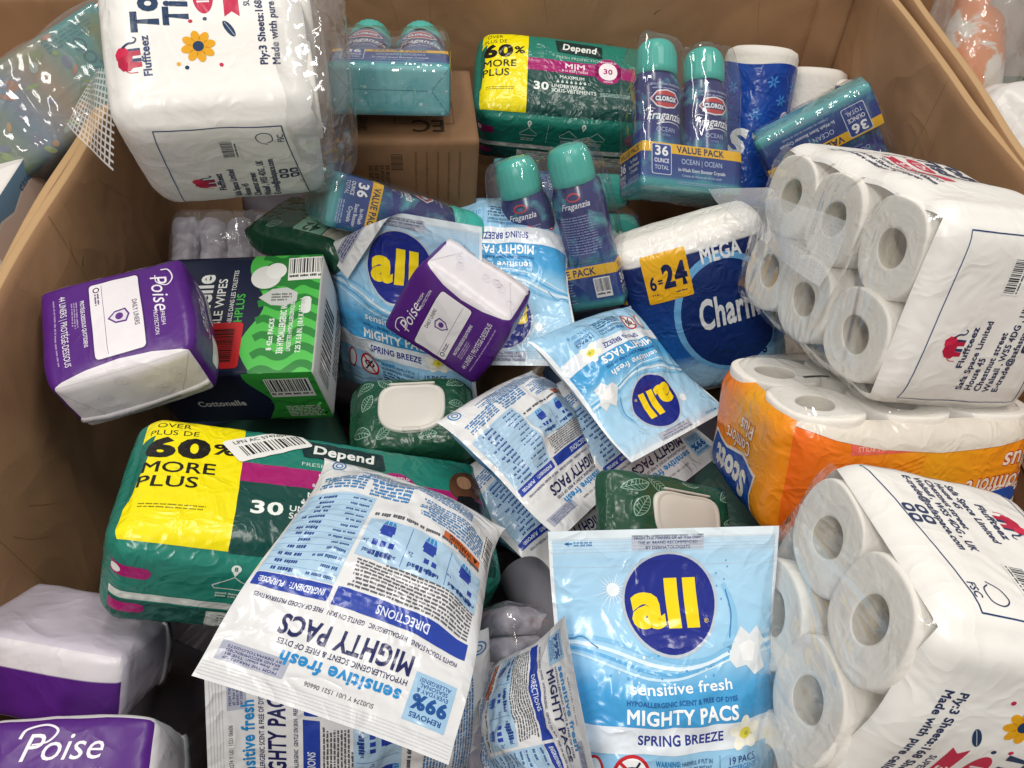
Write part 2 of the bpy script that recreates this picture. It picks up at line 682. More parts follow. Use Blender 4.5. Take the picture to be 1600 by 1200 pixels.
def soft_box(w, h, d, r=0.008, bulge=(0.004, 0.004, 0.006), amp=0.0015, nscale=40, seed=1, res=0.006, post=None, ridge=0.0, rscale=45):
    """six patches of an inflated, slightly crumpled box centred at the origin"""
    Hf = np.array([w, h, d]) / 2
    out = {}
    cnt = [max(6, int(round(x / res))) for x in (w, h, d)]

    def warp(c):
        q = np.clip(c, -(Hf - r), Hf - r)
        dv = c - q
        p = q + r * dv / np.maximum(np.linalg.norm(dv, axis=-1), 1e-9)[..., None]
        s = c / Hf
        for a in range(3):
            o = [b for b in range(3) if b != a]
            p[..., a] += bulge[a] * s[..., a] * (1 - s[..., o[0]] ** 4) * (1 - s[..., o[1]] ** 4)
        if amp:
            p = p + amp * wavevec(p, nscale, seed)
        if ridge:
            rr = waves(p, rscale, seed + 77, 6, True)[..., None]
            cc = p / np.maximum(np.linalg.norm(p, axis=-1), 1e-9)[..., None]
            p = p + ridge * rr * cc
        if post:
            p = post(p, s)
        return p
    for nm, (ua, va, na) in SIDES.items():
        nu, nv = cnt[ua[0]], cnt[va[0]]
        U, V = np.meshgrid(np.linspace(-1, 1, nu + 1), np.linspace(-1, 1, nv + 1))
        c = np.zeros((nv + 1, nu + 1, 3))
        c[..., ua[0]] = U * Hf[ua[0]] * ua[1]
        c[..., va[0]] = V * Hf[va[0]] * va[1]
        c[..., na[0]] = Hf[na[0]] * na[1]
        out[nm] = Patch(warp(c), 2 * Hf[ua[0]], 2 * Hf[va[0]])
    return out


def pack_body(name, S, mats, parent, skip=()):
    """mats: dict side -> material with 'all' as default"""
    names = [s for s in S if s not in skip]
    return patches_obj(name, [S[s] for s in names], [mats.get(s, mats['all']) for s in names], parent)


def bend(P, axis, pos, ang, rad, side=1):
    """roll the sheet beyond pos along axis (0 x, 1 y) up towards +z by ang (radians)"""
    out = P.copy()
    s = (P[..., axis] - pos) * side
    L = rad * abs(ang)
    t = np.clip(s / L, 0, 1)
    a = np.abs(ang) * t
    sg = np.sign(ang)
    # centre line
    cx = rad * np.sin(a) + np.where(s > L, (s - L) * math.cos(ang), 0)
    cz = sg * (rad * (1 - np.cos(a)) + np.where(s > L, (s - L) * math.sin(abs(ang)), 0))
    z = P[..., 2]
    na, nz = -np.sin(a) * sg, np.cos(a)
    m = s > 0
    out[..., axis] = np.where(m, pos + side * (cx + z * na), P[..., axis])
    out[..., 2] = np.where(m, cz + z * nz, z)
    return out


def sm(a, b, x):
    t = np.clip((x - a) / (b - a), 0, 1)
    return t * t * (3 - 2 * t)


def pouch(w, h, T=0.05, seed=1, crumple=0.0022, bends=(), wav=0.003, nu=40, nv=48, dents=(), folds=()):
    U, V = np.meshgrid(np.linspace(0, 1, nu + 1), np.linspace(0, 1, nv + 1))
    g = np.sqrt(np.clip(V / 0.16, 0, 1)) * (1 - sm(0.42, 0.88, V))
    s = np.clip(4 * U * (1 - U), 0, 1) ** 0.62
    t = T * g * s
    x = (U - 0.5) * w * (1 - 0.06 * g - 0.02 * np.sin(V * 7 + seed))
    y = (V - 0.5) * h + 0.004 * (np.abs(2 * U - 1) ** 2.5) * (1 - V)
    flat = np.stack([x, y, x * 0], -1)
    mask = np.minimum(1, 0.35 + 1.2 * g) * np.minimum(1, 8 * np.minimum(U, 1 - U) + 0.12)
    res = {}
    mid = wav * np.sin(y * 31 + seed) * np.abs(2 * U - 1) ** 2 + 0.004 * waves(flat, 14, seed + 3) * (0.3 + V)
    rl = np.random.RandomState(seed + 50)
    for nm, sg in (('front', 1), ('back', -1)):
        lump = np.zeros_like(x)     # the pacs inside push the film out
        for _ in range(11):
            cx_, cy_ = rl.uniform(-.36, .36) * w, rl.uniform(-.40, .10) * h
            lump = np.maximum(lump, np.exp(-((x - cx_) / .020) ** 2 - ((y - cy_) / .017) ** 2))
        lump = lump * 0.0062 * g * s
        cr = crumple * (0.22 * waves(flat, 210, seed + (5 if sg > 0 else 9), 8, True) + 0.75 * waves(flat, 75, seed + (6 if sg > 0 else 8), 6, True) + 1.6 * waves(flat, 40, seed + (7 if sg > 0 else 4), 6))
        edge = np.minimum(1, 12 * np.minimum(np.minimum(U, 1 - U), np.minimum(V, 1 - V)))
        own = np.clip(t / 0.012, 0, 1)
        c0 = crumple * (0.4 * waves(flat, 75, seed + 12, 6, True) + 1.2 * waves(flat, 40, seed + 13, 6))
        z = mid + sg * (t / 2 + lump + 0.0008 * edge) + (cr * own + c0 * (1 - own)) * mask * edge
        for (dx, dy, rx, ry, dep) in dents:
            if sg > 0:
                z = z - dep * np.exp(-((x - dx) / rx) ** 2 - ((y - dy) / ry) ** 2) * edge
        P = np.stack([x, y, z], -1)
        for b in bends:
            P = bend(P, *b)
        for (nx, ny, pos, ang, rad) in folds:      # fold over a slanted line
            Q = P.copy()
            Q[..., 0] = P[..., 0] * nx + P[..., 1] * ny
            Q[..., 1] = -P[..., 0] * ny + P[..., 1] * nx
            Q = bend(Q, 0, pos, ang, rad)
            P = Q.copy()
            P[..., 0] = Q[..., 0] * nx - Q[..., 1] * ny
            P[..., 1] = Q[..., 0] * ny + Q[..., 1] * nx
        res[nm] = P
    # seal the rim: both sheets share the border
    rim = 0.5 * (res['front'] + res['back'])
    for k in res:
        for sl in ((0, slice(None)), (-1, slice(None)), (slice(None), 0), (slice(None), -1)):
            res[k][sl] = rim[sl]
    bk = res['back'][:, ::-1]
    return {'front': Patch(res['front'], w, h), 'back': Patch(bk, w, h)}


def lathe(profile, n=32, sx=1.0, sy=1.0, sup=2.0):
    """profile (radius, z) -> verts, faces with an optional superellipse section"""
    V, Fc = [], []
    for r, z in profile:
        for k in range(n):
            a = 2 * math.pi * k / n
            c, s = math.cos(a), math.sin(a)
            f = (abs(c) ** sup + abs(s) ** sup) ** (-1.0 / sup)
            V.append((r * f * c * sx, r * f * s * sy, z))
    m = len(profile)
    for j in range(m - 1):
        for k in range(n):
            k2 = (k + 1) % n
            Fc.append((j * n + k, j * n + k2, (j + 1) * n + k2, (j + 1) * n + k))
    return V, Fc


def lattice(name, C4, nu, nv, fu, fv, m, parent, bow=0.0):
    """perforated plastic strip between four corners (bl, br, tr, tl): thin crossing ribs"""
    C4 = [np.array(c, float) for c in C4]
    nrm = np.cross(C4[1] - C4[0], C4[3] - C4[0])
    nrm /= np.linalg.norm(nrm)

    def pt(u, v):
        p = (C4[0] * (1 - u) + C4[1] * u) * (1 - v) + (C4[3] * (1 - u) + C4[2] * u) * v
        return p + nrm * bow * (math.sin(u * math.pi) + .35 * math.sin(u * 9 + v * 4))
    V, F = [], []
    # shared-vertex frame grid: each opening is bounded by ribs
    us, vs_ = [], []
    for i in range(nu):
        us += [i / nu, (i + fu) / nu]
    us.append(1.0)
    for j in range(nv):
        vs_ += [j / nv, (j + fv) / nv]
    vs_.append(1.0)
    for v in vs_:
        for u in us:
            V.append(pt(u, v))
    w = len(us)
    for j in range(len(vs_) - 1):
        for i in range(w - 1):
            if i % 2 == 1 and j % 2 == 1:
                continue
            a = j * w + i
            F.append((a, a + 1, a + w + 1, a + w))
    return mesh_obj(name, V, F, m, parent)

# where each pack lies: location, rotation, size (m)
POSE = {
    'depend_front': ((-0.211, 0.401, 0.774), (-0.272, 0.369, 0.077), (0.37, 0.184, 0.115)),
    'depend_rear': ((0.092, 1.252, 0.757), (0.227, 0.097, -0.029), (0.311, 0.188, 0.119)),
    'poise_left': ((-0.416, 0.579, 0.878), (0.072, 0.086, -1.232), (0.131, 0.15, 0.085)),
    'poise_mid': ((-0.064, 0.690, 0.816), (1.041, -1.104, 0.127), (0.122, 0.135, 0.08)),
    'poise_low': ((-0.350, 0.142, 0.799), (0.110, 0.078, 0.113), (0.129, 0.112, 0.116)),
    'poise_side': ((-0.437, 0.285, 0.742), (0.80, 0.06, -0.12), (0.158, 0.082, 0.12)),
    'wipes_box': ((-0.335, 0.681, 0.770), (0.187, -0.020, 0.031), (0.2, 0.172, 0.122)),
    'brown_box': ((-0.153, 0.989, 0.855), (1.595, 0.073, 0.112), (0.194, 0.125, 0.174)),
    'pouch_front': ((0.132, 0.235, 0.842), (0.681, 0.067, 0.061), (0.19, 0.238, 0.02)),
    'pouch_white': ((-0.113, 0.283, 0.902), (0.387, -0.273, 2.873), (0.181, 0.26, 0.02)),
    'pouch_fold': ((-0.145, 0.732, 0.770), (1.248, -0.120, -0.402), (0.217, 0.268, 0.021)),
    'pouch_up': ((-0.010, 0.810, 0.755), (-0.225, -0.060, -3.128), (0.181, 0.274, 0.021)),
    'pouch_tilt': ((0.144, 0.619, 0.769), (-0.206, -0.337, -2.418), (0.187, 0.192, 0.02)),
    'pouch_mid': ((0.036, 0.522, 0.765), (-0.242, -0.489, -2.168), (0.202, 0.182, 0.02)),
    'pouch_under': ((0.039, 0.481, 0.688), (-0.090, -0.485, -2.319), (0.182, 0.187, 0.02)),
    'pouch_bottom': ((-0.142, 0.208, 0.772), (0.332, -0.871, 1.512), (0.157, 0.248, 0.02)),
    'pouch_corner': ((0.022, 0.199, 0.819), (1.244, 0.189, -1.399), (0.122, 0.182, 0.02)),
    'boost_upright': ((0.252, 1.049, 0.850), (0.661, 0.252, 0.181), (0.164, 0.228, 0.075)),
    'boost_tilt': ((0.497, 1.028, 0.783), (-1.120, 0.595, -3.110), (0.172, 0.201, 0.074)),
    'boost_back': ((0.067, 0.880, 0.780), (1.132, -0.378, -0.163), (0.16, 0.224, 0.075)),
    'boost_box': ((-0.162, 1.013, 0.959), (-0.20, 0.060, 0.068), (0.15, 0.199, 0.064)),
    'boost_end': ((-0.178, 0.874, 0.823), (-0.555, -0.500, -1.055), (0.154, 0.189, 0.068)),
    'charmin': ((0.269, 0.844, 0.706), (1.137, -0.296, 0.074), (0.205, 0.201, 0.118)),
    'scott': ((0.403, 0.522, 0.766), (1.053, 0.109, 0.101), (0.289, 0.159, 0.196)),
    'tissue_mid': ((0.433, 0.667, 0.907), (1.324, -0.377, -1.350), 1.004),
    'tissue_front': ((0.318, 0.229, 0.851), (-0.919, -1.112, 0.897), 0.958),
    'tissue_left': ((-0.340, 0.881, 1.059), (-1.660, 0.509, -1.364), 0.999),
    'wipes_lid_a': ((-0.122, 0.577, 0.732), (-0.100, 0.018, 0.076), (0.151, 0.112, 0.05)),
    'wipes_lid_b': ((0.168, 0.422, 0.761), (0.434, 0.613, 0.247), (0.193, 0.086, 0.05)),
    'wipes_flat': ((-0.274, 0.845, 0.806), (-0.215, -0.025, -0.399), (0.159, 0.104, 0.048)),
    'diaper_back': ((-0.386, 0.860, 0.695), (0.149, 0.193, 0.218), (0.221, 0.198, 0.119)),
    'diaper_low': ((0.011, 0.236, 0.735), (0.413, -0.871, -0.31), (0.069, 0.174, 0.097)),
    'left_carton': ((-0.647, 0.808, 0.896), (1.863, -0.252, 1.393), (0.104, 0.083, 0.058)),
    'left_toy': ((-0.636, 0.925, 0.950), (0.783, -0.169, 1.107), (0.185, 0.064, 0.189)),
    'right_wrap': ((0.805, 1.271, 0.902), (1.761, -0.351, -1.311), (0.15, 0.243, 0.09)),
}

# ------------------------------------------------------------------ print designs
NAVY, PURP = '#232a5c', '#4a1a6e'


def pouch_front_art():
    a = Art(19.5, 24, 'pouch')
    Y = lambda f: 12 - 24 * f
    a.part = 'border'
    for sx in (-1, 1):
        a.rect(sx * 9.6, 0, 0.3, 24, '#e9eff4', 0)
    a.rect(0, 11.6, 19.5, 0.8, '#dfeaf2', 1)
    a.part = 'heat_seal'
    for k in range(5):
        a.line([(-9.6, 11.3 - k * .28), (9.6, 11.3 - k * .28)], .05, '#c9d9e6', 2)
    a.line([(-9.6, 8.9), (9.6, 8.9)], .06, '#bcd3e4', 1)
    a.part = 'water_splash'
    # pale swells round the logo
    rg = random.Random(3)
    for k, (yy, col) in enumerate(((Y(.405), '#7fbbe2'), (Y(.425), '#d8ebf7'), (Y(.442), '#5fabdd'), (Y(.456), '#c4e2f4'))):
        pts = [(-9.4 + i * 1.565, yy + 0.9 * math.sin(i * 0.55 + 0.9 + k * .25) * (1 if i < 9 else .6)) for i in range(13)]
        a.curve(pts, 0.34 - .05 * k, col, 1)
    pts = [(-9.3 + i * .5, Y(.36) - .12 * i - .25 * math.sin(i * 1.3)) for i in range(7)]
    a.curve(pts, 0.12, '#4a86b8', 1)
    for k in range(16):
        a.ell(rg.uniform(-6, 6), Y(rg.uniform(.42, .5)), rg.uniform(.06, .13), rg.uniform(.06, .13), rg.choice(('#eef7fc', '#b7dbf1', '#4c97cf')), 2, n=8)
    for k in range(9):
        a.ell(4.6 + rg.uniform(-.3, .9), Y(.12 + .022 * k), .07, .09, '#5d97c4', 1, n=7)
    a.curve([(4.9, Y(.2)), (5.6, Y(.27)), (5.7, Y(.34)), (4.9, Y(.41))], .38, '#8cc3e6', 1, .9)
    a.curve([(5.1, Y(.22)), (5.5, Y(.3)), (5.2, Y(.38))], .12, '#3d82bd', 2)
    a.curve([(6.6, Y(.42)), (7.4, Y(.40)), (9.2, Y(.385))], .14, '#5f9fcf', 1)
    # sun rays
    a.part = 'sparkle'
    for k in range(20):
        an = k / 20 * 6.283
        L = rg.uniform(.9, 2.2)
        a.line([(-4.6 + .2 * math.cos(an), Y(.21) + .2 * math.sin(an)), (-4.6 + L * math.cos(an), Y(.21) + L * math.sin(an))], .14, '#d6e9f6', 1, .02)
    a.ell(-4.6, Y(.21), .55, .55, '#eef6fb', 2)
    a.part = 'logo_disc'
    a.ell(0.2, Y(.255), 4.15, 4.2, '#b9c4cf', 2, n=44)
    a.ell(0.2, Y(.255), 3.9, 3.95, '#1d2a86', 3, n=44)
    a.part = 'logo'
    a.text('all', 0.0, Y(.255) - 1.75, 3.45, '#f3d616', 'x', fit=6.0, lv=4, shear=-0.03)
    a.text('®', 3.2, Y(.255) - 1.7, .35, '#f3d616', 'r', lv=4)
    a.part = 'makers_label'
    a.rect(0.2, Y(.047), 6.1, 1.25, '#b7bccb', 1)
    a.part = 'lettering'
    a.text('FROM THE MAKERS OF all  free clear:', 0.2, Y(.037), .26, '#2b3270', 's', fit=5.7, lv=2)
    a.text('THE #1 BRAND RECOMMENDED', 0.2, Y(.054), .26, '#2b3270', 's', fit=5.1, lv=2)
    a.text('BY DERMATOLOGISTS', 0.2, Y(.071), .26, '#2b3270', 's', fit=3.8, lv=2)
    a.line([(-8.4, Y(.046)), (-7.8, Y(.046))], .12, '#2478b4', 2)
    a.poly([(-8.5, Y(.046)), (-8.1, Y(.038)), (-8.1, Y(.054))], '#2478b4', 2)
    a.greek(-7.7, Y(.038), 1.6, .45, 2, '#2478b4', 4)
    a.text('sensitive fresh', 0.5, Y(.535), .82, '#f4f8fb', 's', fit=9.0, lv=2)
    a.text('HYPOALLERGENIC SCENT & FREE OF DYES', 0.5, Y(.572), .36, '#1f5c9c', 'b', fit=9.6, lv=2)
    a.text('MIGHTY PACS', 0.5, Y(.633), 1.12, '#f7fafc', 'b', fit=9.6, lv=2)
    a.part = 'scent_band'
    a.rect(-.1, Y(.690), 19.2, 2.15, '#dfe6ee', 1)
    a.part = 'lettering'
    a.text('SPRING BREEZE', 0.3, Y(.704), .78, '#2b3a8c', 'b', fit=7.3, lv=2)
    a.part = 'flower'
    for k in range(5):
        an = k * 1.257 + .3
        a.ell(5.9 + .75 * math.cos(an), Y(.69) + .75 * math.sin(an), .78, .5, '#f6f4e6', 2, rot=math.degrees(an), n=14)
    a.ell(5.9, Y(.69), .55, .5, '#e3d54a', 3, n=12)
    a.ell(6.0, Y(.69) - .05, .2, .2, '#a9b53a', 4, n=8)
    a.part = 'pac_picture'
    a.poly([(5.4, Y(.40)), (6.3, Y(.345)), (7.1, Y(.375)), (7.9, Y(.35)), (8.5, Y(.40)), (8.0, Y(.43)), (8.3, Y(.49)), (7.2, Y(.505)), (6.5, Y(.47)), (5.5, Y(.475)), (4.9, Y(.445))], '#dfe4e8', 2)
    a.poly([(6.0, Y(.405)), (7.0, Y(.39)), (7.6, Y(.41)), (7.2, Y(.46)), (6.2, Y(.455))], '#f2f3f4', 3)
    a.part = 'warning_sign'
    a.ell(-3.9, Y(.80), 1.55, 1.55, '#c3242d', 1, n=30)
    a.ell(-3.9, Y(.80), 1.27, 1.27, '#eef1f3', 2, n=30)
    a.ell(-3.9, Y(.795), .85, .48, '#1d2a3a', 3, n=16)
    a.ell(-3.9, Y(.795), .55, .3, '#e9eef2', 4, n=16)
    a.ell(-3.9, Y(.795), .28, .28, '#16243c', 5, n=12)
    a.line([(-4.6, Y(.80) - .85), (-3.2, Y(.80) + .9)], .2, '#16243c', 5)
    a.line([(-4.85, Y(.80) + .95), (-2.95, Y(.80) - .95)], .26, '#c3242d', 6)
    a.ell(-6.8, Y(.80), .7, 1.35, '#c3242d', 1, n=24)
    a.ell(-6.8, Y(.80), .5, 1.1, '#e4ecf2', 2, n=24)
    a.part = 'lettering'
    a.text('WARNING:', -1.9, Y(.775), .45, '#1f7fb8', 'x', 'l', fit=2.0, lv=2)
    a.text('HARMFUL IF PUT IN', 0.2, Y(.775), .36, '#22527f', 's', 'l', fit=2.7, lv=2)
    a.text('MOUTH OR SWALLOWED. EYE IRRITANT.', -1.9, Y(.798), .36, '#22527f', 's', 'l', fit=4.8, lv=2)
    a.greek(-1.9, Y(.808), 4.8, 1.6, 4, '#22527f', 7)
    a.line([(3.5, Y(.75)), (3.5, Y(.87))], .05, '#3b78ad', 2)
    a.text('19 PACS', 5.5, Y(.785), .56, '#22407f', 's', fit=2.6, lv=2)
    a.text('DETERGENT', 5.5, Y(.808), .4, '#2478b4', 's', fit=2.6, lv=2)
    a.text('12.5 OZ (357 g)', 5.5, Y(.845), .5, '#2478b4', 'r', fit=3.6, lv=2)
    return a


POUCH_F = ('v', [(0, '#9fcbe9'), (.262, '#93c5e8'), (.36, '#3f9ad3'), (.47, '#4aa2d8'), (.545, '#93c8ea'), (.62, '#9fcfee'), (.9, '#aed5f0'), (1, '#cfe5f4')], 'LINEAR')


def pouch_back_art(rot=0):
    a = Art(19.5, 24, 'pouch')
    a.at(rot=rot)
    Y = lambda f: 12 - 24 * f
    BL, DK = '#2377b3', '#1c2258'
    a.part = 'heat_seal'
    for k in range(5):
        a.line([(-9.6, 11.7 - k * .24), (9.6, 11.7 - k * .24)], .05, '#cfd1d3', 2)
    a.part = 'makers_label'
    a.rect(6.4, Y(.10), 5.2, 1.5, '#a9adbd', 1)
    a.part = 'lettering'
    for i, t in enumerate(('FROM THE MAKERS OF', 'all  free clear: THE #1', 'BRAND RECOMMENDED', 'BY DERMATOLOGISTS')):
        a.text(t, 6.4, Y(.083 + .0125 * i), .2, '#2b3270', 's', fit=4.2, lv=2)
    a.text('sensitive fresh', 0.0, Y(.155), 1.0, '#1f86c6', 'b', fit=9.6, lv=2)
    a.text('HYPOALLERGENIC SCENT & FREE OF DYES', 0.2, Y(.188), .4, DK, 's', fit=10.4, lv=2)
    a.text('MIGHTY PACS', 0.4, Y(.258), 1.35, DK, 'b', fit=10.8, lv=2)
    a.text('FIGHTS TOUGH STAINS   HYPOALLERGENIC   GENTLE ON SKIN   FREE OF ADDED PRESERVATIVES', 0.2, Y(.300), .32, DK, 's', fit=17.0, lv=2)
    a.text('SU0274 Y U01 1521 06606', -.5, Y(.085), .34, '#4a4a4a', 'r', fit=5.4, lv=2)
    a.part = 'stain_box'
    a.rect(-7.1, Y(.15), 3.4, 3.6, '#9cc0dc', 1)
    a.part = 'lettering'
    a.text('REMOVES', -7.1, Y(.105), .38, '#1c4f92', 'b', fit=2.6, lv=2)
    a.text('99%', -7.1, Y(.16), 1.0, '#1c4f92', 'x', fit=2.9, lv=2)
    a.text('EVERYDAY &', -7.1, Y(.18), .3, '#1c4f92', 's', fit=2.6, lv=2)
    a.text('SEASONAL', -7.1, Y(.196), .3, '#1c4f92', 's', fit=2.3, lv=2)
    a.text('ALLERGENS!', -7.1, Y(.212), .3, '#1c4f92', 's', fit=2.6, lv=2)
    a.part = 'blue_bar'
    a.rect(-3.0, Y(.345), 11.6, 1.35, '#2440a0', 1)
    a.rect(6.3, Y(.345), 6.2, 1.15, '#2440a0', 1, r=.15)
    a.part = 'lettering'
    a.text('DIRECTIONS', -3.0, Y(.357), .62, '#dfe6f4', 's', fit=4.6, lv=2)
    a.text('INGREDIENT:   PURPOSE:', 6.3, Y(.353), .44, '#dfe6f4', 'b', fit=5.4, lv=2)
    a.greek(-8.6, Y(.380), 11.2, 2.5, 9, '#4c4d54', 11, .5)
    a.part = 'load_table'
    a.rect(-3.0, Y(.565), 11.6, 4.0, '#a8c6de', 1)
    for x in (-5.3, -1.2):
        a.line([(x, Y(.49)), (x, Y(.64))], .06, '#2e6aa6', 2)
    for k, x in enumerate((-7.1, -3.2, .9)):
        a.greek(x - 1.1, Y(.495), 2.2, .6, 1, '#1c3f86', 31 + k, .75)
        for j in range(k + 1):
            a.rect(x - .8 + j * .75, Y(.545), .48, .48, '#2440a0', 2)
        a.poly([(x - .6, Y(.62)), (x + .6, Y(.62)), (x + .7, Y(.588)), (x + .55, Y(.588)), (x + .55, Y(.575)), (x - .55, Y(.575)), (x - .55, Y(.588)), (x - .7, Y(.588))], '#2440a0', 2)
        a.poly([(x - .6, Y(.622)), (x + .6, Y(.622)), (x + .4, Y(.642)), (x - .4, Y(.642))], '#2f86c4', 2)
        for j in (-.2, .2):
            a.line([(x + j, Y(.622)), (x + j, Y(.642))], .05, '#cfe2f0', 3)
    for k, (x, t, n) in enumerate(((-7.1, 'regular load', '1x'), (-3.2, 'large load', '2x'), (.9, 'x-large / HE full load', '3x'))):
        a.text(t, x, Y(.515), .38, '#1c3f86', 'b', fit=3.0, lv=3)
        a.text(n, x + 1.5, Y(.55), .36, '#1c3f86', 'r', lv=3)
    a.part = 'ingredient_table'
    a.rect(6.3, Y(.565), 6.2, 9.2, '#a8c6de', 1)
    for i in range(13):
        yy = Y(.385) - i * .69
        a.line([(3.3, yy - .33), (9.3, yy - .33)], .035, '#7aa1c6', 2)
        rg = random.Random(i)
        a.greek(3.5, yy + .1, 2.6 * rg.uniform(.5, 1), .34, 1, '#26528c', 40 + i, .6)
        a.greek(6.8, yy + .1, 2.2 * rg.uniform(.4, 1), .34, 1, '#1c3f86', 60 + i, .8)
    a.part = 'warning_label'
    a.rect(-6.2, Y(.695), 4.3, .95, '#c8622a', 1)
    a.part = 'lettering'
    a.text('WARNING:', -5.9, Y(.708), .5, '#2a1710', 'b', fit=2.8, lv=2)
    a.poly([(-8.1, Y(.708)), (-7.5, Y(.708)), (-7.8, Y(.685))], '#2a1710', 2)
    a.greek(-8.4, Y(.665), 11.2, .5, 1, '#51525a', 14, .6)
    a.greek(-8.4, Y(.725), 7.6, 2.3, 8, BL, 15, .55)
    a.greek(.2, Y(.765), 4.2, 1.9, 5, BL, 16, .6)
    a.greek(4.8, Y(.78), 4.2, 1.8, 5, BL, 17, .6)
    a.greek(-6.4, Y(.84), 12.5, 1.9, 7, BL, 18, .55)
    a.part = 'emblem'
    a.ring(8.2, Y(.95), .62, .75, .14, BL, 2)
    a.ring(8.2, Y(.95), .3, .36, .12, BL, 2)
    a.barcode(-8.9, Y(.80), 3.4, 1.3, '#e6e6e4', '#1b1b20', 9, rot=90)
    return a


def make_pouch(key, name, label, show='front', T=0.05, seed=1, crumple=.0022, bends=(), art_rot=0, wav=.003, dents=(), back_hex='#dcdddf', folds=(), fine=1):
    loc, rot, dims = POSE[key]
    t = thing(name, loc, rot, label, 'detergent pouch', 'blue and white detergent pouches')
    w, h = dims[0] * 1.06, dims[1] * 1.01
    S = pouch(w, h, T * 1.25, seed, crumple * 1.15, bends, wav, nu=40 * fine, nv=48 * fine, dents=dents, folds=folds)
    fm = mat('#9fcbe9', 'pouch', POUCH_F)
    bm_ = mat(back_hex, 'pouch')
    sf, sb = ('front', 'back')
    first, second = (fm, bm_) if show == 'front' else (bm_, fm)
    patches_obj('front_panel' if show == 'front' else 'back_panel', [S['front']], [first], t)
    patches_obj('back_panel' if show == 'front' else 'front_panel', [S['back']], [second], t)
    a = pouch_front_art() if show == 'front' else pouch_back_art()
    lay(a, S['front'], t)
    return t, S


# ---- adult underwear pack
def underwear_art():
    a = Art(36, 20, 'bag')
    X = lambda f: -18 + 36 * f
    Y = lambda f: 8.9 - 18.6 * f
    a.part = 'colour_panel'
    a.rect(X(.135), 0.1, 36 * .27, 19.8, '#f0e000', 0)
    a.poly([(X(0), Y(.22)), (X(.045), Y(.18)), (X(.035), Y(.42)), (X(.02), Y(.72)), (X(0), Y(.76))], '#156a5c', 1)
    a.rect(X(.635), Y(.765), 36 * .73, 20 * .5, '#0f453f', 0)
    a.rect(X(.46), Y(.445), 36 * .38, 20 * .15, '#a3186a', 1)
    a.ell(X(.70), Y(.45), 2.6, 3.2, '#a3186a', 1)
    a.poly([(X(.75), Y(.52)), (X(1), Y(.60)), (X(1), Y(.37)), (X(.75), Y(.37))], '#a3186a', 1)
    a.part = 'logo_plate'
    a.poly([(X(.415), Y(.075)), (X(.50), Y(.085)), (X(.60), Y(.10)), (X(.665), Y(.11)), (X(.67), Y(.27)), (X(.655), Y(.285)), (X(.54), Y(.265)), (X(.43), Y(.245)), (X(.425), Y(.20))], '#12302f', 2)
    a.part = 'lettering'
    a.text('Depend', X(.545), Y(.215), 1.6, '#e8ece8', 'b', rot=-3, fit=6.6, lv=3, shear=.06)
    a.text('FRESH PROTECTION', X(.545), Y(.335), .62, '#bfd6cc', 'r', rot=-1.5, fit=8.8, lv=2)
    a.text('M|M', X(.525), Y(.46), 1.3, '#efe3ea', 's', fit=4.0, lv=3)
    a.text('8-16 SIZE | TAILLE', X(.525), Y(.505), .5, '#efe3ea', 's', fit=5.0, lv=3)
    a.text('MAXIMUM', X(.51), Y(.60), .75, '#e2eae6', 's', fit=4.8, lv=2)
    for k in range(7):
        x = X(.435) + k * .86
        a.ell(x, Y(.645), .24, .3, '#e2eae6', 2, n=10)
        a.poly([(x - .2, Y(.64)), (x + .2, Y(.64)), (x, Y(.615))], '#e2eae6', 2)
    a.ring(X(.435) + 7 * .86, Y(.645), .22, .27, .06, '#e2eae6', 2)
    a.text('30', X(.345), Y(.765), 1.7, '#eef2ee', 'b', fit=3.1, lv=2)
    a.text('UNDERWEAR', X(.40), Y(.725), .78, '#e2eae6', 's', 'l', fit=6.4, lv=2)
    a.text('SOUS-VÊTEMENTS', X(.40), Y(.78), .78, '#e2eae6', 's', 'l', fit=8.6, lv=2)
    a.greek(X(.66), Y(.74), 6, .9, 3, '#9db9b2', 5)
    K = '#171410'
    a.text('OVER', X(.085), Y(.105), .85, K, 'r', fit=3.2, lv=2)
    a.text('PLUS DE', X(.09), Y(.175), .85, K, 'r', fit=4.6, lv=2)
    a.text('60', X(.11), Y(.365), 2.9, K, 'x', fit=6.0, lv=2)
    a.text('%', X(.225), Y(.32), 1.7, K, 'b', fit=2.2, lv=2)
    a.text('MORE', X(.118), Y(.50), 1.65, K, 's', fit=6.6, lv=2)
    a.text('PLUS', X(.10), Y(.62), 1.65, K, 's', fit=5.4, lv=2)
    a.greek(X(.05), Y(.75), 5.6, .8, 2, '#6b6410', 8, .35)
    a.part = 'odor_badge'
    a.ell(X(.70), Y(.45), 1.8, 2.2, '#efe9ec', 2)
    a.text('30', X(.70), Y(.48), 1.2, '#a3186a', 'b', lv=3)
    a.text('DRYSHIELD', X(.70), Y(.335), .4, '#efe3ea', 's', fit=3.2, lv=3)
    a.text('ODOR', X(.70), Y(.60), .4, '#efe3ea', 's', lv=3)
    a.part = 'model_picture'
    a.ell(X(.92), Y(.30), 1.9, 2.8, '#5d3a24', 2, rot=-15)
    a.ell(X(.917), Y(.26), .85, 1.15, '#b98a68', 3, rot=-10)
    a.poly([(X(.87), Y(.55)), (X(.89), Y(.40)), (X(.93), Y(.38)), (X(.985), Y(.43)), (X(.99), Y(.56))], '#17140f', 3)
    return a


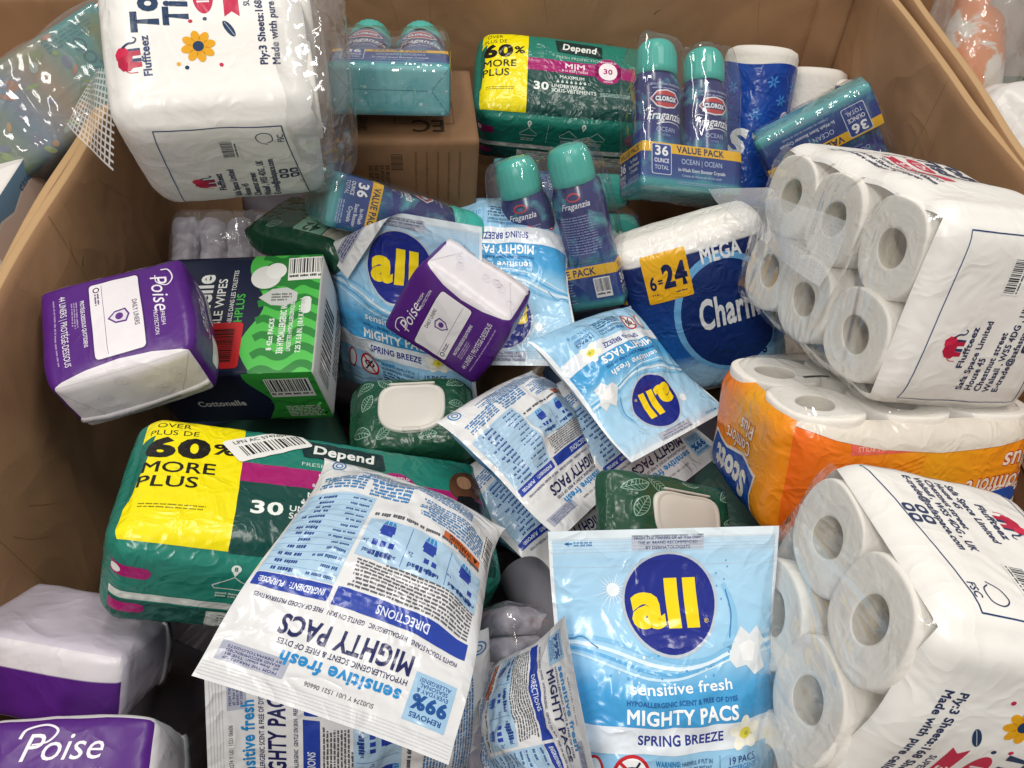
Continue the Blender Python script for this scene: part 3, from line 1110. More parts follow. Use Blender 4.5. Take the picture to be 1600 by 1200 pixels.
def underwear_bottom_art():
    a = Art(36, 12, 'bag')
    a.part = 'colour_panel'
    a.rect(-16.2, 2.3, 4.4, 1.5, '#a3186a', 1, r=.7)
    a.ell(-17.3, 2.3, .75, .5, '#e5e5e0', 2)
    a.rect(13.8, 2.5, 4.4, 2.6, '#a3186a', 1, r=1.2)
    a.part = 'seam'
    a.rect(0, -.9, 36, .95, '#c9cdc8', 1)
    a.part = 'colour_panel'
    a.rect(0, -3.8, 36, 4.4, '#20524a', 1)
    a.rect(3, -3.4, 24, 3.0, '#b9bdb9', 2)
    a.greek(-8, -2.2, 22, 2.6, 6, '#6f7673', 21, .4, 3)
    a.rect(-16.2, -2.6, 4, 1.3, '#a3186a', 2, r=.6)
    a.part = 'lettering'
    for x0 in (-7.3, .5, 6.0):
        a.line([(x0 - 1.7, 2.2), (x0 - 1.5, 1.8), (x0 + 1.5, 1.8), (x0 + 1.7, 2.2), (x0 + .6, 3.0), (x0, 3.5), (x0 - .6, 3.0), (x0 - 1.7, 2.2)], .12, '#c9d6cf', 2)
        a.greek(x0 - 1.3, 1.3, 2.6, .8, 2, '#b9cbc2', int(x0 * 10))
    for x0 in (-7.3, 3.2):
        a.ell(x0, 4.4, .42, .45, '#dfe6e0', 2, n=14)
        a.poly([(x0 - .3, 4.15), (x0 + .3, 4.15), (x0, 3.5)], '#dfe6e0', 2)
        a.text('8', x0, 4.2, .42, '#1a5c50', 'b', lv=3)
    a.line([(-3.6, 4.2), (-3.6, .4)], .06, '#c9d6cf', 2)
    return a


def make_underwear(key, label, seed):
    loc, rot, d = POSE[key]
    t = thing('underwear_pack', loc, rot, label, 'underwear pack', 'green and yellow underwear packs')
    S = soft_box(d[0], d[1], d[2], .022, (.006, .006, .014), .0028, 26, seed, .006, ridge=.0007, rscale=150)
    g = mat('#1f7b6b', 'bag')
    pack_body('wrapper', S, {'all': g, 'left': mat('#1f7364', 'bag')}, t)
    lay(underwear_art(), S['front'], t)
    lay(underwear_bottom_art(), S['bottom'], t)
    return t, S


# ---- liners pack
def liner_art():
    a = Art(12, 16, 'soft')
    W = '#e6e2ea'
    a.part = 'white_edge'
    a.poly([(6, -8), (6, 8), (5.55, 6.5), (5.0, 3.5), (4.75, 0), (5.0, -3.5), (5.5, -6.5)], '#dcd8dd', 1)
    a.part = 'white_edge#2'
    a.poly([(-6, 8), (-6, -8), (-5.85, -5), (-5.6, 0), (-5.85, 5)], '#dcd8dd', 1)
    a.part = 'panel_outline'
    a.rect(-.2, .4, 9.3, 5.6, '#3f1660', 1, r=.5)
    a.part = 'label_panel'
    a.rect(-.2, .4, 9.0, 5.3, '#e3dfe3', 2, r=.4)
    a.part = 'lettering'
    a.line([(-4.4, -.9), (4.0, -.9)], .05, '#5d4a70', 3)
    a.text('Poise', -1.7, 4.35, 1.75, W, 'r', fit=4.6, shear=.28, lv=2)
    a.curve([(-4.6, 5.6), (-4.4, 6.4), (-3.2, 6.7), (-2.4, 6.0), (-3.0, 5.0), (-4.0, 4.9)], .16, W, 3, .1)
    a.text('FRESH', 1.6, 4.9, .42, W, 'r', fit=1.7, lv=2)
    a.text('PROTECTION', 1.9, 4.15, .42, W, 'r', fit=3.0, lv=2)
    a.text('DAILY LINERS', 0, 2.15, .5, '#43364c', 's', fit=3.2, lv=3)
    a.part = 'shield_emblem'
    a.poly([(-.85, 1.35), (0, 1.75), (.85, 1.35), (.75, .2), (0, -.6), (-.75, .2)], '#5b2f7e', 3)
    a.poly([(-.65, 1.25), (0, 1.55), (.65, 1.25), (.57, .25), (0, -.35), (-.57, .25)], '#d9d2de', 4)
    a.ell(0, .65, .42, .42, '#5b2f7e', 5, n=14)
    a.part = 'lettering'
    a.ring(-3.9, -1.5, .3, .3, .12, '#2f2340', 3)
    a.greek(-3.4, -1.2, 1.5, .6, 2, '#5d4a70', 3, lv=3)
    a.text('PROTÉGE-DESSOUS QUOTIDIENS', -.2, -3.3, .42, W, 's', fit=5.6, lv=2)
    a.greek(-3, -3.6, 3.2, .8, 3, '#a890bd', 12)
    a.text('44 LINERS | PROTÉGE-DESSOUS', 0, -5.6, .72, W, 'r', fit=8.4, lv=2)
    a.greek(-4, -6.1, 8, .3, 1, '#a890bd', 13)
    return a


def make_liners(key, label, seed, front=True):
    loc, rot, d = POSE[key]
    t = thing('liner_pack', loc, rot, label, 'liner pack', 'purple and white liner packs')
    S = soft_box(d[0], d[1], d[2], .007, (.003, .003, .004), .0030, 30, seed, .005, ridge=.0006, rscale=110, post=lambda p, s: p * np.stack([1 - .10 * np.clip(s[..., 0], 0, 1) ** 2 * (s[..., 2] < 0) * 0 + 0 * p[..., 0], 1 - .10 * np.clip(s[..., 0], 0, 1) ** 3, 1 - .06 * np.clip(s[..., 0], 0, 1) ** 3], -1))
    p, w = mat('#4f1b78', 'soft'), mat('#dcd8dd', 'soft')
    # sealed end: a fin seam standing proud across the white side, and the tucked-in gusset folds
    rt = S['right']
    n = 40
    vv = np.linspace(-.49, .49, n) * rt.h
    uu = (.20 + .05 * np.cos(vv / rt.h * 3)) * rt.w
    P0, N0 = rt.sample(uu, vv)
    fin = .0045 + .0008 * np.sin(np.arange(n) * .22 + seed)
    up_ = np.array([0, 0, -1.0])
    V = np.concatenate([P0, P0 + N0 * fin[:, None] + up_ * fin[:, None] * .9, P0 + up_ * .0006])
    F = [(i, i + 1, n + i + 1, n + i) for i in range(n - 1)] + [(n + i, n + i + 1, 2 * n + i + 1, 2 * n + i) for i in range(n - 1)]
    mesh_obj('seal_fin', V, F, w, t)
    a = Art(8.5, 16, 'soft')
    a.part = 'gusset_fold'
    for sg in (-1, 1):
        a.line([(-3.8, sg * 7.6), (1.8, sg * 4.6), (3.9, sg * 7.6)], .07, '#b9b3bd', 1)
    rq = random.Random(seed)
    for k in range(7):
        x_, y_ = rq.uniform(-3, 1.2), rq.uniform(-6.5, 6.5)
        a.ring(x_, y_, .8, .6, .16, '#d7d2da', 1, rot=rq.uniform(0, 90))
        a.ring(x_ + .2, y_ + .1, .4, .3, .12, '#d7d2da', 1)
    lay(a, rt, t)
    return t, S, p, w


# ---- two-bottle value pack
HC = 0.065


def bottle_r(y):
    return np.interp(y, [0, .006, .02, .06, .095, .14, .155, .170, .176], [.030, .0355, .0375, .0368, .0355, .0372, .0362, .0305, .0285])


def bottle_label_art():
    a = Art(9, 15, 'bottle')
    a.part = 'lettering'
    a.text('LONG-LASTING FRAGRANCE', 0, 5.6, .34, '#b9c4e0', 'r', fit=5.2)
    a.greek(-2, 5.3, 4, .3, 1, '#9aa6cc', 3)
    a.part = 'brand_badge'
    a.poly([(-2.4, 3.6), (-1.4, 4.75), (0, 5.0), (1.4, 4.75), (2.4, 3.6), (1.4, 2.45), (0, 2.2), (-1.4, 2.45)], '#d9dce6', 1)
    a.poly([(-2.2, 3.6), (-1.3, 4.58), (0, 4.8), (1.3, 4.58), (2.2, 3.6), (1.3, 2.62), (0, 2.4), (-1.3, 2.62)], '#b93a3a', 2)
    a.poly([(-1.95, 3.6), (-1.7, 4.1), (1.7, 4.1), (1.95, 3.6), (1.7, 3.1), (-1.7, 3.1)], '#2b2f66', 3)
    a.part = 'lettering'
    a.text('CLOROX', 0, 3.3, .62, '#eceef4', 'x', fit=3.2, lv=4)
    a.text('Fraganzia', 0, .6, 1.25, '#eef0f6', 's', fit=5.8, shear=.3, lv=2)
    a.curve([(-1.4, -.1), (.4, .25), (2.2, .1), (2.7, -.3)], .14, '#eef0f6', 2, .04)
    a.curve([(-3.0, 1.9), (-2.6, 2.3), (-1.6, 2.1)], .16, '#eef0f6', 3, .05)
    a.text('OCEAN', 0, -1.2, .66, '#aab9dc', 'r', fit=3.0, lv=2)
    a.text('OCEAN', 0, -1.85, .3, '#93a5cf', 'r', fit=1.3, lv=2)
    return a


def bottle_back_art():
    a = Art(9, 15, 'bottle')
    a.text('Fraganzia', .2, 5.0, .8, '#dfe3ee', 's', fit=4.0, shear=.3)
    a.part = 'brand_badge'
    a.ring(.2, 6.5, .9, .5, .2, '#b93a3a', 2)
    a.part = 'lettering'
    a.greek(-2.5, 4.0, 5.2, 5.6, 15, '#8d99c4', 5, .4)
    a.greek(-2.5, -2.2, 5.2, 2.2, 6, '#1f5a62', 6, .4)
    return a


BOTTLE = ('v', [(0, '#49b3aa'), (.24, '#2f938f'), (.33, '#2a6f8c'), (.42, '#232f78'), (.55, '#232768'), (1, '#262a66')], 'LINEAR')


def make_bottle(parent, x, y0, face=1, back=False, dim=False):
    prof = [0, .003, .008, .02, .04, .06, .08, .1, .12, .14, .15, .16, .168, .173, .176]
    ang = np.linspace(-math.pi, math.pi, 41)
    P = np.zeros((len(prof), 41, 3))
    for j, yy in enumerate(prof):
        r = bottle_r(yy)
        P[j, :, 0] = x + face * r * 1.02 * np.sin(ang)
        P[j, :, 1] = y0 + yy
        P[j, :, 2] = face * r * .86 * np.cos(ang)
    b = patches_obj('bottle', [Patch(P, .2, .176)], [mat('#232768', 'bottle', BOTTLE, ('#5fb9bd', 30, .55, .8))], parent)
    # ribbed cap with a domed top
    n = 72
    cp = [(.0285, .170), (.0305, .1715), (.0312, .18), (.0308, .20), (.0300, .206), (.0290, .2085), (.0272, .215), (.0225, .2205), (.014, .2235), (.005, .2245), (.0005, .2246)]
    V, F = [], []
    for r, yy in cp:
        for k in range(n):
            a = 2 * math.pi * k / n
            rr = r * (1 - (.022 if (k % 3 == 0 and .1715 < yy < .207) else 0))
            V.append((x + rr * math.sin(a), y0 + yy, rr * math.cos(a)))
    for j in range(len(cp) - 1):
        for k in range(n):
            k2 = (k + 1) % n
            F.append((j * n + k, j * n + k2, (j + 1) * n + k2, (j + 1) * n + k))
    mesh_obj('cap', V, F, mat('#3fb0a3', 'cap'), b)
    # front label
    ang = np.linspace(-1.25, 1.25, 25)
    ys = np.linspace(.016, .166, 24)
    P = np.zeros((24, 25, 3))
    for j, yy in enumerate(ys):
        r = np.interp(yy, prof, [bottle_r(q) for q in prof])
        P[j, :, 0] = x + face * r * 1.02 * np.sin(ang)
        P[j, :, 1] = y0 + yy
        P[j, :, 2] = face * r * .86 * np.cos(ang)
    lay(bottle_back_art() if back else bottle_label_art(), Patch(P, .09, .150), b, eps=.0004)
    return b


def carton_front_art(back=False):
    a = Art(16, 6.5, 'carton')
    a.part = 'value_band'
    a.rect(0, 2.45, 16, 1.55, '#e5b21f', 1)
    a.part = 'lettering'
    a.text('VALUE PACK', 1.2, 1.95, 1.0, '#1d2450', 'b', fit=7.6, lv=2)
    if not back:
        a.part = 'ounce_badge'
        a.rect(-5.0, .75, 3.1, 4.5, '#cfd8e6', 2, r=.3)
        a.rect(-5.0, .75, 2.9, 4.3, '#1f3f8a', 3, r=.28)
        a.part = 'lettering'
        a.text('36', -5.0, 1.25, 1.35, '#f0f2f6', 'b', fit=2.2, lv=4)
        a.text('OUNCE', -5.0, .2, .6, '#f0f2f6', 's', fit=2.3, lv=4)
        a.text('TOTAL', -5.0, -.8, .6, '#d5deec', 'r', fit=2.2, lv=4)
        a.text('OCEAN | OCEAN', 1.4, .35, .75, '#b9cbe6', 'r', fit=6.6, lv=2)
        a.text('In-Wash Scent Booster Crystals', 1.4, -.75, .5, '#dbe3f0', 's', fit=7.6, lv=2)
        a.text('Cristales de refuerzo de olor en lavado', 1.4, -1.5, .36, '#b9cbe6', 'r', fit=6.4, lv=2)
        a.greek(-2.5, -2.2, 9, .5, 2, '#8fa6c9', 6)
    else:
        a.greek(-6.8, 1.1, 8.4, 3.6, 9, '#9db0d4', 8, .4)
        a.barcode(5.6, -.1, 2.4, 2.9, '#e8e8ea', '#14161c', 5)
    return a


def carton_side_art():
    a = Art(7.5, 6.5, 'carton')
    a.part = 'value_band'
    a.rect(0, 2.45, 7.5, 1.55, '#e5b21f', 1)
    a.part = 'lettering'
    a.text('VALUE PACK', 0, 1.95, .95, '#1d2450', 'b', fit=6.0, lv=2)
    a.text('36', -2.2, -.1, 1.3, '#eef1f6', 'b', fit=2.1, lv=2)
    a.text('OUNCE', -2.2, -1.0, .5, '#eef1f6', 's', fit=2.0, lv=2)
    a.text('TOTAL', -2.2, -1.7, .5, '#d5deec', 'r', fit=2.0, lv=2)
    for i, t in enumerate(('In-Wash', 'Scent Booster', 'Crystals')):
        a.text(t, 1.4, .7 - .75 * i, .5, '#dbe3f0', 's', fit=2.2 if i != 1 else 3.2, lv=2)
    a.greek(-.4, -1.4, 3.4, .9, 3, '#9db0d4', 9)
    return a


def carton_bottom_art():
    a = Art(16, 7.5, 'carton')
    a.part = 'fold_line'
    K = '#2c5f70'
    for pts in (((-8, 3.6), (-5.5, .2), (5.5, .1), (8, 3.5)), ((-8, -3.6), (-5.5, .2)), ((8, -3.6), (5.5, .1))):
        a.line(pts, .07, K, 1)
    rg = random.Random(4)
    a.part = 'bokeh_print'
    for k in range(26):
        r = rg.uniform(.08, .32)
        a.ell(rg.uniform(-7.6, 7.6), rg.uniform(-3.4, 3.4), r, r, rg.choice(('#9cc9cf', '#86bcc6', '#b9d3d3')), 2, n=10)
    return a


def make_booster(key, label, back=False, seed=1, film=True, dims=None):
    loc, rot, d = POSE[key]
    w, h, dd = d
    t = thing('booster_pack', loc, rot, label, 'scent booster', 'twin bottle scent booster packs')
    y0 = -h / 2
    S = soft_box(w, HC, dd, .003, (.0008, 0, .0008), .0004, 40, seed, .008)
    for k in S:
        S[k] = Patch(S[k].P + np.array([0, y0 + HC / 2, 0]), S[k].w, S[k].h)
    blue = mat('#1f3a80', 'carton', ('v', [(0, '#4fa5a6'), (.16, '#3f8f9c'), (.24, '#24508c'), (.5, '#1f3a80'), (1, '#1f3a80')], 'LINEAR'), ('#3f8f9a', 26, .55, .72))
    teal = mat('#5aa6ad', 'carton', None, ('#86c4c6', 22, .4, .7))
    pack_body('carton', S, {'all': blue, 'bottom': teal, 'top': mat('#2f4d80', 'carton')}, t)
    lay(carton_front_art(back), S['front'], t)
    lay(carton_front_art(not back), S['back'], t)
    lay(carton_side_art(), S['left'], t)
    lay(carton_side_art(), S['right'], t)
    lay(carton_bottom_art(), S['bottom'], t)
    f = -1 if back else 1
    for sx in (-1, 1):
        make_bottle(t, sx * w * .245, y0 + .004, 1, back)

    def post(p, s):
        ty = np.clip((p[..., 1] / h + .5 - .7) / .3, 0, 1)
        p = p.copy()
        p[..., 0] *= 1 - .10 * ty ** 2
        p[..., 2] *= (1 - .22 * ty ** 1.5)
        g = np.exp(-(p[..., 0] / .014) ** 2) * np.clip((p[..., 1] / h + .5 - .3) / .2, 0, 1)
        p[..., 2] *= 1 - .30 * g
        p[..., 1] -= .012 * g * np.clip(s[..., 1], 0, 1) ** 8
        return p
    if film:
        Sf = soft_box(w + .006, h + .008, dd + .005, .012, (.001, .001, .001), .0009, 60, seed + 9, .009, post=post, ridge=.0007, rscale=110)
        pack_body('shrink_film', Sf, {'all': film_mat('shrink_film', .012, (26, .0026), (80, .0002), .07, gain=.8)}, t)
    return t


# ---- toilet tissue
def elephant(a, x, y, s, col='#c01d45', dk='#1d3766', lv=1):
    """pink elephant mark; x,y centre, s size"""
    p = lambda pts: [(x + px * s, y + py * s) for px, py in pts]
    a.poly(p([(-.95, -.1), (-.85, .45), (-.4, .8), (.1, .75), (.45, .55), (.5, .1), (.45, -.9), (.12, -.9), (.1, -.35), (-.2, -.3), (-.35, -.3), (-.38, -.9), (-.72, -.9), (-.75, -.3)]), col, lv)
    a.poly(p([(.05, .85), (.5, .95), (.85, .6), (.8, .1), (.5, -.15), (.2, .1)]), '#d8264f', lv + 1)
    a.poly(p([(.45, -.2), (.62, .05), (.62, -.9), (.45, -.9)]), dk, lv)
    a.poly(p([(-.33, -.3), (-.1, -.3), (-.1, -.9), (-.33, -.9)]), dk, lv + 1)
    a.curve(p([(.75, .3), (1.0, -.1), (1.05, -.55), (1.3, -.7), (1.45, -.5)]), .16 * s, dk, lv + 1, .08 * s)
    a.curve(p([(-.9, .2), (-1.1, -.1), (-1.12, -.6)]), .06 * s, col, lv + 1)


def daisy(a, x, y, s, lv=2):
    for k in range(8):
        an = k * math.pi / 4 + .2
        a.ell(x + .66 * s * math.cos(an), y + .66 * s * math.sin(an), .40 * s, .27 * s, '#e9a914', lv, rot=math.degrees(an), n=14)
    a.ell(x, y, .42 * s, .42 * s, '#e9a914', lv + 1, n=16)
    a.ell(x, y, .34 * s, .34 * s, '#1d3a5f', lv + 2, n=16)


def tissue_front_art(rot):
    a = Art(30, 19.5, 'wrap')
    a.at(rot=rot)
    NV, PK = '#1d3a5f', '#c8284f'
    a.part = 'elephant_mark'
    elephant(a, -8.2, 7.3, 1.35)
    a.part = 'lettering'
    a.text('Fluffteez', -8.2, 5.3, .72, '#2a3d6e', 'b', fit=4.0)
    a.text('Toilet', -1.2, 4.35, 2.2, NV, 'x', fit=9.4, shear=.10)
    a.text('Tissue', -.8, 1.75, 2.0, NV, 'x', fit=9.2, shear=.10)
    a.part = 'tulip_mark'
    for k in range(3):
        a.ell(-.4 + .75 * k, 8.3, .85, .36, ('#c8284f', '#1d3a5f', '#d84a6a')[k], 2, rot=50 + 40 * k, n=12)
    a.part = 'flower_mark'
    daisy(a, -7.6, 1.0, 1.5)
    for x, y, c in ((-5.0, 1.5, PK), (-4.8, .2, NV), (-9.2, 2.9, '#e9a914'), (-9.6, 2.2, NV), (-9.5, -.9, PK)):
        a.ell(x, y, .2, .2, c, 1, n=12)
    a.part = 'badge'
    a.ell(-1.9, .2, 2.3, .95, PK, 1)
    a.text('12x', -1.9, -.3, 1.05, '#f2e9ec', 'b', lv=2)
    a.poly([(-4.6, -1.6), (-4.0, -2.3), (-4.6, -3.0), (6, -3.0), (6, -1.6)], PK, 1)
    a.text('3-PLY', -.6, -2.7, .9, '#f2e9ec', 'b', lv=2)
    a.part = 'leaf_mark'
    a.ell(-5.9, -1.9, .95, .36, NV, 1, rot=30, n=14)
    a.line([(-6.6, -2.35), (-5.2, -1.5)], .05, '#d0d6e0', 2)
    a.part = 'lettering'
    a.text('SUPER SOFT & ABSORBENT', -3.4, -4.0, .55, '#27345c', 's', 'l', fit=10)
    a.text('Ply:3 Sheets:168 Sheet size:110x100mm', -9.6, -5.15, .68, '#27345c', 'b', 'l', fit=17)
    a.text('Made with pure cellulose *toletpaper', -9.6, -6.3, .68, '#27345c', 'b', 'l', fit=16)
    return a


def tissue_side_art(rot):
    a = Art(19.5, 20, 'wrap')
    a.at(rot=rot)
    NV = '#27345c'
    a.part = 'frame_line'
    pts = [(-8.6, 6.4), (8.4, 6.2), (8.2, -5.6), (-8.2, -7.2), (-8.6, 6.4)]
    a.line(pts[:3], .12, '#2f4d80', 1)
    a.line(pts[1:4], .12, '#2f4d80', 1)
    a.line(pts[2:], .12, '#2f4d80', 1)
    a.part = 'elephant_mark'
    elephant(a, -2.6, 3.4, 1.25)
    a.part = 'lettering'
    a.text('Fluffteez', -2.6, 1.4, .7, NV, 'b', fit=4.2)
    for i, s in enumerate(('Safa Space Limited', 'House 45', 'Chestnut street', 'Walsall , WS5 4DG , UK', 'E-trade@safaspace.com')):
        a.text(s, -7.0, .1 - 1.05 * i, .68, NV, 'b', 'l', fit=(7.2, 3.5, 6.2, 9.0, 9.2)[i])
    a.barcode(4.6, -.2, 3.6, 1.9, '#f1f0ee', '#222428', 6)
    a.part = 'recycling_mark'
    for k in range(4):
        a.rect(-2.2 + 1.2 * (k % 2), -5.3 - 1.1 * (k // 2) + .4, 1.0, .95, NV, 1, r=.3)
        a.ell(-2.2 + 1.2 * (k % 2), -5.3 - 1.1 * (k // 2) + .4, .25, .25, '#e8e8ea', 2, n=10)
    a.curve([(5.4, -4.0), (6.0, -3.2), (7.0, -3.0), (7.5, -3.6), (7.2, -4.4), (6.2, -4.5), (5.7, -4.0)], .1, NV, 2)
    a.text('FSC', 6.4, -5.6, .6, NV, 's')
    return a


def make_roll(parent, x, y, z0, ln, r=.049, hole=.0205, seed=1, tilt=(0, 0), up=False):
    """a paper roll along -z from its end at z0"""
    rg = random.Random(seed)
    n = 48
    sq = 1 + rg.uniform(-.04, .04)
    ph = rg.uniform(0, 6.28)
    prof = [(r, -ln), (r, -.012), (r * .997, -.004), (r * .985, -.0012), (r * .96, 0)]
    for i in range(14):
        f_ = (i + 1) / 15
        prof.append(((1 - f_) * r * .96 + f_ * hole * 1.1, .0005 * (1 if i % 2 else -1) * rg.uniform(.3, 1) - .0018 * f_))
    prof += [(hole * 1.06, -.0024), (hole, -.005), (hole * .98, -.03), (hole * .97, -ln)]
    V, F, MI = [], [], []
    for rr, zz in prof:
        for k in range(n):
            a = 2 * math.pi * k / n
            w = 1 + .012 * math.sin(2 * a + ph) + .008 * math.sin(5 * a + ph * 2)
            if rr <= hole * 1.07:
                w = 1 + .07 * math.sin(2 * a + ph * 1.7) + .02 * math.sin(3 * a)
            if rr > hole * 1.5:
                w *= 1 + (rr / r - .4) * ((abs(math.cos(a)) ** 2.9 + abs(math.sin(a)) ** 2.9) ** (-1 / 2.9) - 1)
            px, py = rr * w * math.cos(a) * sq, rr * w * math.sin(a) / sq
            V.append((x + px, y + py, z0 + zz + tilt[0] * px + tilt[1] * py))
    if up:
        V = [(p_[0], p_[2], -p_[1]) for p_ in V]
    m = len(prof)
    for j in range(m - 1):
        for k in range(n):
            k2 = (k + 1) % n
            F.append((j * n + k, j * n + k2, (j + 1) * n + k2, (j + 1) * n + k))
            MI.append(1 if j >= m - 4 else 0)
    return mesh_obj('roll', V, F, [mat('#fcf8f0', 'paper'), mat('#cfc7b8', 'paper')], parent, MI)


def make_tissue(key, label, side_rot, front_face, front_rot, seed, rolls, film_milk=.06, scale=None, half=(.152, .102, .1), loose=False):
    loc, rot, s = POSE[key]
    t = thing('toilet_tissue_pack', loc, rot, label, 'toilet tissue', 'white twelve roll toilet tissue packs')
    hx, hy, hz = half
    rg = random.Random(seed)
    for (x, y, dz) in rolls:
        make_roll(t, x * s * .945, y * s * .93, hz * s - .004 + dz, .09, .0482 * s, .0188 * s, seed=rg.randint(0, 999), tilt=(rg.uniform(-.05, .05), rg.uniform(-.05, .05)))

    def post(p, s_):
        p = p.copy()
        # gentle waist between the layers and between the rolls
        p[..., 0] *= 1 - .012 * np.cos(p[..., 2] / hz * 3.1416 * 1.0) * 0 - .010 * np.exp(-((p[..., 2]) / .02) ** 2)
        lob = np.cos(p[..., 0] * 2 * math.pi / .1)
        p[..., 1] += np.sign(p[..., 1]) * .0022 * -lob * (np.abs(s_[..., 1]) > .8)
        return p
    hx, hy, hz = hx * s, hy * s, hz * s
    S = soft_box(2 * hx, 2 * hy, 2 * hz, .030, (.007, .007, .004), .0018, 30, seed, .0075, post=post, ridge=.0005, rscale=150)
    wm = mat('#f5f3ef', 'wrap')
    pack_body('printed_wrapper', S, {'all': wm}, t, skip=('front',))
    fm = film_mat('tissue_film', .05, (20, .0070), (55, .0006), .08, gain=.9)
    patches_obj('clear_film', [Patch(S['front'].P + S['front'].N * .007, S['front'].w, S['front'].h)], [fm], t)
    if loose:       # slack clear film gathered round the open end
        Sl = soft_box(2 * hx + .012, 2 * hy + .014, .085, .034, (.006, .006, .010), .006, 36, seed + 4, .008, ridge=.004, rscale=80)
        pack_body('loose_film', {k: Patch(v.P + np.array([0, 0, hz - .012]), v.w, v.h) for k, v in Sl.items() if k != 'back'}, {'all': film_mat('slack_film', .07, (18, .008), (60, .001), .09, gain=.8)}, t)
    lay(tissue_side_art(side_rot), S['right'], t)
    lay(tissue_front_art(front_rot), S[front_face], t)
    return t, S

# ------------------------------------------------------------------ the setting
gm = mat('#6f6c68', 'kraft', None, ('#5c5a57', 3, .4, .7), rough=.6)
g = mesh_obj('ground', [(-12, -12, 0), (12, -12, 0), (12, 12, 0), (-12, 12, 0)], [(0, 1, 2, 3)], gm)
tag(g, 'grey concrete warehouse floor under the cardboard bins', 'floor', kind='structure')

KRAFT = mat('#aa8462', 'kraft', None, ('#967252', 7, .35, .75))
EDGE = mat('#b5946c', 'kraft')


WALL = {}


def panel(name, parent, p0, p1, z0, z1, th=.013, seed=1, wave=.004, lean=0.0):
    """an upright corrugated board from p0 to p1 (plan), its inner face on that line, thickness to the left of travel"""
    p0, p1 = np.array(p0, float), np.array(p1, float)
    L = np.linalg.norm(p1 - p0)
    S = soft_box(L, z1 - z0, th, .0035, (0, 0, 0), .0011, 26, seed, .016)
    dr = (p1 - p0) / L
    nr = np.array([-dr[1], dr[0]])
    pats = []
    for k in S:
        P = S[k].P
        x, y, z = P[..., 0], P[..., 1], P[..., 2]
        f = (y / (z1 - z0) + .5)
        off = wave * np.sin(x * 7 + seed) * f + wave * .6 * np.sin(x * 17 + seed * 2) * f + lean * f ** 2 * (1 - (2 * x / L) ** 2)
        t = th / 2 - z + off
        yy = z0 + (z1 - z0) * f + wave * .5 * np.sin(x * 5 + seed)
        cx = (p0 + p1) / 2
        Q = np.stack([cx[0] + dr[0] * x + nr[0] * t, cx[1] + dr[1] * x + nr[1] * t, yy], -1)
        pats.append(Patch(Q, S[k].w, S[k].h))
    o = patches_obj(name, pats, [EDGE if k == 'top' else KRAFT for k in S], parent)
    WALL[name] = (pats[0], o, L, z1 - z0)
    return o


def flat_panel(name, parent, x0, x1, y0, y1, z):
    return mesh_obj(name, [(x0, y0, z), (x1, y0, z), (x1, y1, z), (x0, y1, z)], [(0, 1, 2, 3)], KRAFT, parent)


WT = .953
b = thing('cardboard_bin', (0, 0, 0), (0, 0, 0), 'open brown cardboard bin holding the pile of packaged goods', 'cardboard bin', 'open cardboard bins side by side')
panel('left_wall', b, (-.502, .08), (-.512, 1.36), .10, WT, seed=2, lean=.012)
panel('back_wall', b, (-.50, 1.372), (.535, 1.372), .10, WT + .02, seed=5, wave=.002)
panel('corner_strip', b, (.530, 1.374), (.582, 1.348), .10, WT + .01, seed=3, wave=.0)
panel('right_wall', b, (.578, 1.352), (.606, .08), .10, WT, seed=7, lean=.014)
panel('front_wall', b, (.60, .085), (-.50, .085), .10, WT - .1, seed=9)
flat_panel('bin_floor', b, -.51, .61, .07, 1.38, .12)

# scores, creases and staple slits in the board, seen on the inside
rgw = random.Random(8)
for nm in ('left_wall', 'back_wall', 'right_wall'):
    pt_, ob_, L_, H_ = WALL[nm]
    a = Art(L_ * 100, H_ * 100, 'kraft')
    a.part = 'wear_marks'
    for k in range(7):
        x = rgw.uniform(-.48, .48) * L_ * 100
        y = H_ * 50 - rgw.uniform(2, 16)
        an = rgw.uniform(.9, 2.2)
        ln = rgw.uniform(3, 9)
        a.curve([(x, y), (x + ln * .5 * math.cos(an) + rgw.uniform(-.4, .4), y - ln * .5 * math.sin(an)), (x + ln * math.cos(an), y - ln * math.sin(an))], .10, rgw.choice(('#8a6946', '#b3906a', '#86663f')), 0, .03)
    for k in range(2):
        x = rgw.uniform(-.4, .45) * L_ * 100
        a.line([(x, H_ * 50 - .5), (x + rgw.uniform(-.4, .4), -H_ * 10)], .09, '#8f6e4a', 0)
    for k in range(3):
        x, y = rgw.uniform(-.4, .48) * L_ * 100, H_ * 50 - rgw.uniform(4, 12)
        a.line([(x, y), (x + .5, y + .5), (x + 1.1, y + .7)], .14, '#3a2918', 1, .04)
    lay(a, pt_, ob_)

lb = thing('cardboard_bin', (0, 0, 0), (0, 0, 0), 'neighbouring cardboard bin along the left edge holding a white and blue carton', 'cardboard bin', 'open cardboard bins side by side')
panel('right_wall', lb, (-.548, 1.30), (-.536, .30), .60, WT + .002, seed=11)
panel('back_wall', lb, (-1.3, 1.19), (-.56, 1.19), .60, WT + .02, seed=12)
panel('rear_flap', lb, (-1.3, 1.24), (-.56, 1.24), .60, WT + .05, seed=13)
flat_panel('bin_floor', lb, -1.3, -.54, .3, 1.25, .74)

rb = thing('cardboard_bin', (0, 0, 0), (0, 0, 0), 'neighbouring cardboard bin in the upper right corner holding a plastic wrapped orange item', 'cardboard bin', 'open cardboard bins side by side')
panel('left_wall', rb, (.632, .40), (.622, 1.42), .60, WT + .004, seed=14)
panel('back_wall', rb, (.62, 1.46), (1.5, 1.46), .60, WT + .01, seed=15)
flat_panel('bin_floor', rb, .60, 1.5, .4, 1.46, .74)

